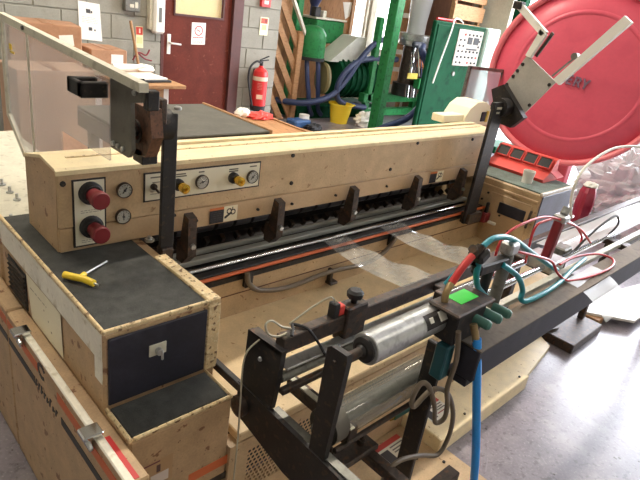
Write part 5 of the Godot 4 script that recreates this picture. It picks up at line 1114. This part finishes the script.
	tag(obj("dark_rag", mb().blob(Vector3(5.36, 0.04, -5.50), Vector3(0.14, 0.06, 0.1), 0.5, 23, 2.0, 16, 0.0), M.dark_rubber), "dark rag on the floor beside the blue tub", "rag")
	tag(obj("floor_plank", mb().box(Vector3(5.0, 0.02, -5.85), Vector3(0.16, 0.04, 1.1), 0.004, Basis(Vector3.UP, 0.25)), M.wood), "loose wooden plank on the floor near the stairs", "plank")
	tag(obj("floor_plank", mb().box(Vector3(5.12, 0.012, -6.22), Vector3(0.5, 0.024, 0.16), 0.004, Basis(Vector3.UP, 0.1)), M.card), "short brown board on the floor by the newel post", "plank")

func build_background() -> void:
	# wooden stair balustrade beyond the wall
	var s := thing("stair_rail", "wooden stair balustrade of sloping boards beyond the block wall", "stairs", Vector3(5.2, 0, -6.2))
	obj("newel_post", mb().box(Vector3(5.53, 0.62, -6.2), Vector3(0.10, 1.25, 0.10), 0.006), M.wood, s)
	for k in 5:
		var y := 0.98 - 0.33 * k
		obj("board", mb().prism([Vector2(5.50, y), Vector2(5.50, y + 0.17), Vector2(4.55, y + 1.60), Vector2(4.55, y + 1.43)], Vector3(0, 0, -6.20 - 0.02), Vector3.RIGHT, Vector3.UP, Vector3(0, 0, 0.035)), M.wood, s)
	obj("handrail", mb().prism([Vector2(5.56, 1.20), Vector2(5.56, 1.27), Vector2(4.6, 2.70), Vector2(4.6, 2.63)], Vector3(0, 0, -6.16), Vector3.RIGHT, Vector3.UP, Vector3(0, 0, 0.05)), M.pale_strip, s)
	obj("upper_newel", mb().box(Vector3(4.58, 1.5, -6.2), Vector3(0.10, 3.0, 0.10), 0.006), M.wood, s)
	# green film extruder
	var e := thing("extruder", "green film extruder with domed motor cover", "extruder", Vector3(6.1, 0, -6.5))
	obj("motor_dome", mb().lathe([Vector2(0.215, 0.90), Vector2(0.215, 1.15), Vector2(0.20, 1.24), Vector2(0.15, 1.31), Vector2(0.07, 1.34), Vector2(0, 1.345)], Vector3(5.82, 0, -6.25), Vector3.UP, 28, true), M.green, e, "green domed cover")
	obj("dome_band", mb().lathe([Vector2(0.222, 0.86), Vector2(0.222, 0.91), Vector2(0.216, 0.91)], Vector3(5.82, 0, -6.25), Vector3.UP, 24), M.dark_rubber, e)
	obj("gear_box", mb().span(Vector3(6.15, 1.08, -6.95), Vector3(6.78, 1.42, -6.55), 0.02), M.green, e)
	obj("gear_box_lid", mb().span(Vector3(6.12, 1.42, -6.97), Vector3(6.80, 1.45, -6.53), 0.008), M.pale_strip, e)
	obj("sheet_cover", mb().prism([Vector2(6.15, 0.86), Vector2(6.9, 0.86), Vector2(6.9, 1.25), Vector2(6.70, 1.25)], Vector3(0, 0, -6.5), Vector3.RIGHT, Vector3.UP, Vector3(0, 0, 0.35)), tri_mat(mottle(rgb(196, 196, 184), 0.08, [], 61), 0.5, 0.1, 1.0), e, "pale sloping sheet cover")
	obj("barrel", mb().cyl(Vector3(6.35, 0.62, -6.30), Vector3(7.25, 0.62, -6.30), 0.30, 28), M.dark_green, e, "dark green barrel")
	for k in 7: obj("fin", mb().lathe([Vector2(0.30, 0), Vector2(0.325, 0), Vector2(0.325, 0.03), Vector2(0.30, 0.03)], Vector3(6.42 + 0.12 * k, 0.62, -6.30), Vector3.RIGHT, 24), M.dark_green, e)
	obj("fan_wheel", mb().lathe([Vector2(0, 0), Vector2(0.22, 0), Vector2(0.24, 0.03), Vector2(0.22, 0.07), Vector2(0, 0.07)], Vector3(5.98, 0.62, -6.12), Vector3(0.95, 0, 0.3), 28), plain(rgb(120, 112, 72), 0.5), e)
	obj("base_frame", mb().span(Vector3(5.6, 0.0, -6.7), Vector3(7.4, 0.20, -6.15), 0.01), M.dark_green, e)
	obj("column", mb().span(Vector3(5.70, 0.2, -6.62), Vector3(5.82, 3.2, -6.5), 0.01), M.green, e)
	obj("hopper", mb().lathe([Vector2(0.06, 1.45), Vector2(0.06, 1.6), Vector2(0.2, 1.9), Vector2(0.2, 2.3)], Vector3(6.25, 0, -6.75), Vector3.UP, 20), plain(rgb(50, 56, 92), 0.4), e, "dark blue hopper")
	obj("fitting", mb().box(Vector3(6.16, 1.52, -6.6), Vector3(0.12, 0.14, 0.1), 0.01), M.black, e)
	obj("fitting", mb().box(Vector3(6.30, 1.50, -6.58), Vector3(0.08, 0.10, 0.08), 0.01), M.pale_strip, e)
	hose("blower_hose", [Vector3(5.72, 0.9, -6.2), Vector3(5.70, 0.65, -6.12), Vector3(5.74, 0.38, -6.08), Vector3(5.80, 0.2, -6.1), Vector3(5.9, 0.06, -6.12)], 0.035, M.navy_hose, "dark blue hose dropping from the domed cover")
	hose("blower_hose", [Vector3(5.85, 0.9, -6.1), Vector3(5.86, 0.6, -6.04), Vector3(5.92, 0.35, -6.06), Vector3(6.0, 0.15, -6.1), Vector3(6.1, 0.06, -6.12)], 0.035, M.navy_hose, "second dark blue hose dropping from the domed cover")
	hose("blower_hose", [Vector3(7.45, 1.30, -6.0), Vector3(7.0, 1.22, -6.0), Vector3(6.65, 0.95, -5.98), Vector3(6.35, 0.60, -5.96), Vector3(6.05, 0.38, -5.95), Vector3(5.6, 0.28, -5.98), Vector3(5.3, 0.26, -6.3)], 0.045, M.navy_hose, "long blue hose sweeping down from the silver ring to the stairs")
	hose("blower_hose", [Vector3(7.5, 0.98, -5.95), Vector3(7.1, 0.97, -5.98), Vector3(6.7, 0.93, -5.99), Vector3(6.4, 0.8, -5.97), Vector3(6.2, 0.55, -5.95), Vector3(6.3, 0.3, -5.95), Vector3(6.9, 0.2, -5.95)], 0.045, M.navy_hose, "thick dark hose crossing behind the thin green post")
	# bucket and bag
	var bo := Vector3(6.24, 0, -5.86)
	var b := thing("bucket", "yellow plastic bucket on the floor", "bucket", bo)
	obj("wall", mb().lathe([Vector2(0, 0.01), Vector2(0.125, 0.01), Vector2(0.13, 0), Vector2(0.175, 0.27), Vector2(0.195, 0.275), Vector2(0.195, 0.295), Vector2(0.17, 0.295), Vector2(0.128, 0.02)], bo, Vector3.UP, 28), M.yellow, b)
	obj("spout", mb().box(bo + Vector3(0.16, 0.285, 0.1), Vector3(0.07, 0.016, 0.05), 0.004, Basis(Vector3.UP, -0.5)), M.yellow, b)
	tag(obj("white_bag", mb().blob(Vector3(6.58, 0.07, -5.62), Vector3(0.2, 0.13, 0.14), 0.6, 31, 1.6, 22, 0.0), M.paper), "crumpled white plastic bag beside the yellow bucket", "bag")
	# green columns and frame
	tag(obj("green_column", mb().span(Vector3(6.40, 0, -5.40), Vector3(6.56, 5.0, -5.24), 0.01), M.green), "thick bright green steel column in the middle background", "column")
	var fr := thing("die_frame", "green steel frame with a thin upright around the extruder die", "frame", Vector3(7.3, 0, -6.0))
	obj("thin_upright", mb().span(Vector3(6.93, 0.30, -6.05), Vector3(7.03, 1.58, -5.95), 0.008), M.green, fr)
	obj("cross_beam", mb().span(Vector3(6.85, 0.28, -6.08), Vector3(8.3, 0.42, -5.95), 0.008), M.green, fr)
	obj("cross_beam", mb().span(Vector3(6.85, 0.05, -6.08), Vector3(8.3, 0.17, -5.95), 0.008), M.green, fr)
	for x in [6.92, 8.2]: obj("leg", mb().span(Vector3(x, 0, -6.06), Vector3(x + 0.1, 0.3, -5.97), 0.006), M.green, fr)
	# film blowing die
	var d := thing("blown_film_die", "silver ring of the film blowing die with hanging wires", "machine die", Vector3(7.65, 0.42, -5.75))
	var dc := Vector3(7.72, 0, -5.85)
	obj("ring", mb().lathe([Vector2(0, 1.22), Vector2(0.24, 1.22), Vector2(0.25, 1.24), Vector2(0.25, 1.30), Vector2(0.27, 1.31), Vector2(0.27, 1.40), Vector2(0.25, 1.41), Vector2(0, 1.41)], dc, Vector3.UP, 32), M.steel, d, "silver air ring")
	obj("bubble", mb().lathe([Vector2(0.15, 1.41), Vector2(0.15, 1.6), Vector2(0.2, 2.2), Vector2(0.22, 3.4)], dc, Vector3.UP, 28, true), M.crumple, d, "pale film bubble")
	obj("head", mb().cyl(dc + Vector3(0, 0.62, 0), dc + Vector3(0, 1.22, 0), 0.15, 20), M.iron, d)
	obj("stand", mb().cyl(dc + Vector3(0, 0.42, 0), dc + Vector3(0, 0.62, 0), 0.22, 20), M.black, d)
	obj("pipe", mb().tube([dc + Vector3(-0.16, 1.2, 0.16), dc + Vector3(-0.2, 1.0, 0.2), dc + Vector3(-0.2, 0.75, 0.2)], 0.03, 8), M.chrome, d)
	obj("motor", mb().cyl(dc + Vector3(0.02, 0.98, 0.14), dc + Vector3(0.20, 0.94, 0.30), 0.07, 14), plain(rgb(206, 128, 84), 0.5), d, "orange motor")
	obj("green_box", mb().box(dc + Vector3(0.06, 0.66, 0.25), Vector3(0.22, 0.16, 0.12), 0.01), M.green, d)
	obj("yellow_plate", mb().box(dc + Vector3(-0.20, 0.78, 0.26), Vector3(0.26, 0.09, 0.02), 0.004), plain(rgb(206, 186, 62), 0.5), d, "yellow plate")
	for k in 7: obj("rod", mb().cyl(dc + Vector3(-0.24 + 0.075 * k, 0.43, 0.22), dc + Vector3(-0.24 + 0.075 * k, 0.62, 0.2), 0.013, 8), M.chrome if k % 2 else M.iron, d)
	for k in 6:
		var a := 0.5 * k
		obj("wire", mb().tube([dc + Vector3(-0.2 + 0.07 * k, 1.21, 0.16), dc + Vector3(-0.24 + 0.08 * k, 1.0 - 0.03 * k, 0.24 + 0.02 * sin(a)), dc + Vector3(-0.1 + 0.05 * k, 0.8 + 0.04 * cos(a * 2), 0.25)], 0.010, 6), [M.dark_rubber, M.iron, M.pale_cable, M.navy_hose][k % 4], d)
	hose("blower_hose", [Vector3(7.5, 1.26, -5.65), Vector3(7.1, 1.28, -5.2), Vector3(6.72, 1.24, -4.92), Vector3(6.885, 1.051, -4.9), Vector3(6.97, 0.768, -4.88), Vector3(6.90, 0.503, -4.86), Vector3(6.60, 0.29, -4.86), Vector3(6.236, 0.18, -4.9), Vector3(5.9, 0.06, -4.95)], 0.05, M.navy_hose, "dark blue hose curving down right of the silver ring")
	# green control cabinet
	var c := thing("control_cabinet", "dark green control cabinet with a pale button panel", "cabinet", Vector3(6.8, 0, -4.65))
	obj("body", mb().span(Vector3(6.19, 0.0, -4.46), Vector3(7.42, 1.66, -4.40), 0.012), M.dark_green, c)
	obj("door_leaf", mb().span(Vector3(6.24, 0.06, -4.402), Vector3(7.37, 1.62, -4.388), 0.006), M.dark_green, c)
	var p := obj("button_panel", mb().span(Vector3(6.725, 1.13, -4.39), Vector3(7.335, 1.60, -4.378), 0.004), plain(rgb(178, 172, 160), 0.6), c, "pale button panel")
	for j in 6:
		for i in 6:
			if i >= 2 and i < 5 and j >= 3 and j < 5: continue
			if (i * 7 + j * 5) % 11 == 3: continue
			var at := Vector3(6.79 + 0.095 * i, 1.175 + 0.073 * j, -4.378)
			obj("button", mb().cyl(at, at + Vector3(0, 0, 0.012), 0.014, 8), [M.dark_rubber, M.iron, M.dark_rubber, M.tray][(i + 2 * j) % 4 if (i + j) % 3 == 0 else 0], p)
	obj("display", mb().span(Vector3(6.97, 1.42, -4.38), Vector3(7.08, 1.51, -4.372), 0.003), M.dark_rubber, p)
	obj("display", mb().span(Vector3(7.12, 1.42, -4.38), Vector3(7.25, 1.51, -4.372), 0.003), M.dark_rubber, p)
	obj("meter_strip", mb().span(Vector3(6.98, 1.345, -4.38), Vector3(7.24, 1.365, -4.372), 0.002), M.dark_rubber, p)
	obj("lock", mb().cyl(Vector3(6.80, 1.02, -4.39), Vector3(6.80, 1.02, -4.37), 0.03, 12), M.grey_steel, c)
	hose("extension_lead", [Vector3(6.25, 0.9, -4.30), Vector3(6.35, 1.2, -4.32), Vector3(6.50, 1.55, -4.36), Vector3(6.66, 1.70, -4.45), Vector3(6.85, 1.71, -4.5), Vector3(6.95, 1.67, -4.5)], 0.010, M.white, "white cord looped over the green control cabinet")
	tag(obj("red_tool", mb().cyl(Vector3(6.40, 1.68, -4.55), Vector3(6.75, 1.68, -4.5), 0.02, 8), M.red), "red handled tool on top of the green cabinet", "tool")
	var pc := thing("pale_cabinet", "pale cyan cabinet standing right of the green control cabinet", "cabinet", Vector3(7.65, 0, -4.7))
	obj("body", mb().span(Vector3(7.47, 0, -4.65), Vector3(7.82, 1.66, -4.40), 0.012), plain(rgb(196, 224, 214), 0.5), pc)
	obj("door_leaf", mb().span(Vector3(7.49, 0.04, -4.402), Vector3(7.80, 1.62, -4.39), 0.004), plain(rgb(196, 224, 214), 0.5), pc)
	var gf := thing("a_frame", "dark green steel trestle between the cabinets and the doorway", "frame", Vector3(7.8, 0, -4.2))
	obj("column", mb().box(Vector3(7.60, 1.6, -4.05), Vector3(0.14, 3.2, 0.14), 0.008), M.dark_green, gf)
	obj("brace", mb().tube([Vector3(7.62, 1.9, -4.0), Vector3(8.1, 1.2, -3.7)], 0.05, 6, 1), M.dark_green, gf)
	obj("foot", mb().box(Vector3(7.75, 0.05, -3.95), Vector3(0.6, 0.1, 0.3), 0.01), M.dark_green, gf)
	# pale racking by the doorway
	var rk := thing("tube_rack", "pale tubular racking in the bright doorway", "rack", Vector3(8.2, 0, -3.7))
	for z in [-3.95, -3.55, -3.2]: obj("post", mb().cyl(Vector3(8.25, 0, z), Vector3(8.25, 2.8, z), 0.025, 8), M.pale_strip, rk)
	for y in [0.8, 1.5, 2.2]: obj("shelf_rail", mb().cyl(Vector3(8.25, y, -4.0), Vector3(8.25, y, -3.1), 0.02, 8), M.pale_strip, rk)
	for k in 3: obj("brace", mb().cyl(Vector3(8.25, 0.8 + 0.7 * k, -3.95), Vector3(8.25, 1.5 + 0.7 * k, -3.4), 0.015, 8), M.pale_strip, rk)
	# boards and crates against the far wall
	var bd := thing("plywood_sheet", "brown plywood sheet with a white paper against the far wall", "board", Vector3(6.5, 0, -7.5))
	obj("sheet", mb().span(Vector3(6.15, 0.0, -7.55), Vector3(7.95, 2.3, -7.50), 0.004), M.ply, bd)
	obj("paper", mb().prism([Vector2(7.62, 1.72), Vector2(7.86, 1.74), Vector2(7.84, 1.50), Vector2(7.74, 1.44)], Vector3(0, 0, -7.50), Vector3.RIGHT, Vector3.UP, Vector3(0, 0, 0.004)), M.paper, bd)
	obj("stile", mb().span(Vector3(7.86, 0, -7.50), Vector3(7.95, 2.3, -7.47), 0.004), M.wood, bd)
	var cr := thing("wooden_crate", "open wooden crate stood on end behind the silver ring", "crate", Vector3(8.2, 0, -6.7))
	for k in 6: obj("slat", mb().span(Vector3(7.85, 0.5 + 0.30 * k, -6.42), Vector3(8.42, 0.72 + 0.30 * k, -6.395), 0.003), M.ply, cr)
	for x in [7.87, 8.36]: obj("post", mb().span(Vector3(x, 0, -6.48), Vector3(x + 0.06, 2.4, -6.42), 0.003), M.wood, cr)
	var cr2 := thing("wooden_crate", "pale wooden crate above the green control cabinet", "crate", Vector3(7.6, 0, -5.3))
	for k in 5: obj("slat", mb().span(Vector3(7.55, 1.2 + 0.26 * k, -5.12), Vector3(8.40, 1.41 + 0.26 * k, -5.09), 0.003), M.wood, cr2)
	for x in [7.57, 8.32]: obj("post", mb().span(Vector3(x, 0, -5.18), Vector3(x + 0.06, 2.6, -5.12), 0.003), M.wood, cr2)
	var pb := thing("plywood_sheet", "dark brown board standing against the right wall behind the green cabinet", "board", Vector3(8.44, 0, -5.9))
	obj("sheet", mb().span(Vector3(8.40, 0, -6.35), Vector3(8.46, 2.4, -5.35), 0.004), tri_mat(mottle(rgb(116, 82, 66), 0.12, [], 81, 256, Vector2(5, 1)), 0.8, 0.0, 1.0), pb)
	obj("batten", mb().span(Vector3(8.36, 1.3, -6.3), Vector3(8.40, 1.4, -5.4), 0.003), M.ply, pb)
	# things at the right end of the beam
	var mc := thing("motor_cover", "cream rounded motor cover behind the right end of the beam", "cover", Vector3(3.12, CT, -1.9))
	obj("cover", mb().prism([Vector2(3.03, 1.08), Vector2(3.04, 1.14), Vector2(3.08, 1.19), Vector2(3.15, 1.225), Vector2(3.25, 1.225), Vector2(3.36, 1.18), Vector2(3.40, 1.08)], Vector3(0, 0, -1.96), Vector3.RIGHT, Vector3.UP, Vector3(0, 0, 0.16)), plain(rgb(244, 236, 206), 0.45), mc)
	obj("mount", mb().span(Vector3(3.06, CT, -1.95), Vector3(3.38, 1.08, -1.82), 0.004), M.tan_clean, mc)
	obj("slot", mb().span(Vector3(3.22, 1.105, -1.80), Vector3(3.27, 1.165, -1.792), 0.002), M.navy, mc)
	obj("side_block", mb().span(Vector3(3.275, 1.10, -1.80), Vector3(3.30, 1.17, -1.79), 0.003), plain(rgb(222, 196, 90), 0.5), mc)
	tag(obj("cream_box", mb().span(Vector3(2.72, 1.126, -1.83), Vector3(2.93, 1.168, -1.745), 0.004), plain(rgb(242, 234, 204), 0.6)), "cream carton lying on the right end of the beam", "box")
	var sh := thing("clear_sheet", "pale blue clear sheet in a grey frame behind the beam", "screen", Vector3(3.55, 0, -2.2))
	obj("sheet", mb().prism([Vector2(3.60, 1.05), Vector2(3.63, 1.382), Vector2(4.06, 1.37), Vector2(4.08, 1.05)], Vector3(0, 0, -2.205), Vector3.RIGHT, Vector3.UP, Vector3(0, 0, 0.01)), clear(rgb(214, 232, 248), 0.4, 0.15), sh)
	obj("frame", mb().prism([Vector2(3.60, 1.372), Vector2(3.60, 1.394), Vector2(4.10, 1.382), Vector2(4.10, 1.36)], Vector3(0, 0, -2.21), Vector3.RIGHT, Vector3.UP, Vector3(0, 0, 0.02)).prism([Vector2(3.56, 0.0), Vector2(3.60, 1.394), Vector2(3.622, 1.394), Vector2(3.60, 0.0)], Vector3(0, 0, -2.21), Vector3.RIGHT, Vector3.UP, Vector3(0, 0, 0.02)).prism([Vector2(4.08, 0.0), Vector2(4.08, 1.38), Vector2(4.10, 1.38), Vector2(4.10, 0.0)], Vector3(0, 0, -2.21), Vector3.RIGHT, Vector3.UP, Vector3(0, 0, 0.02)), M.grey_steel, sh)
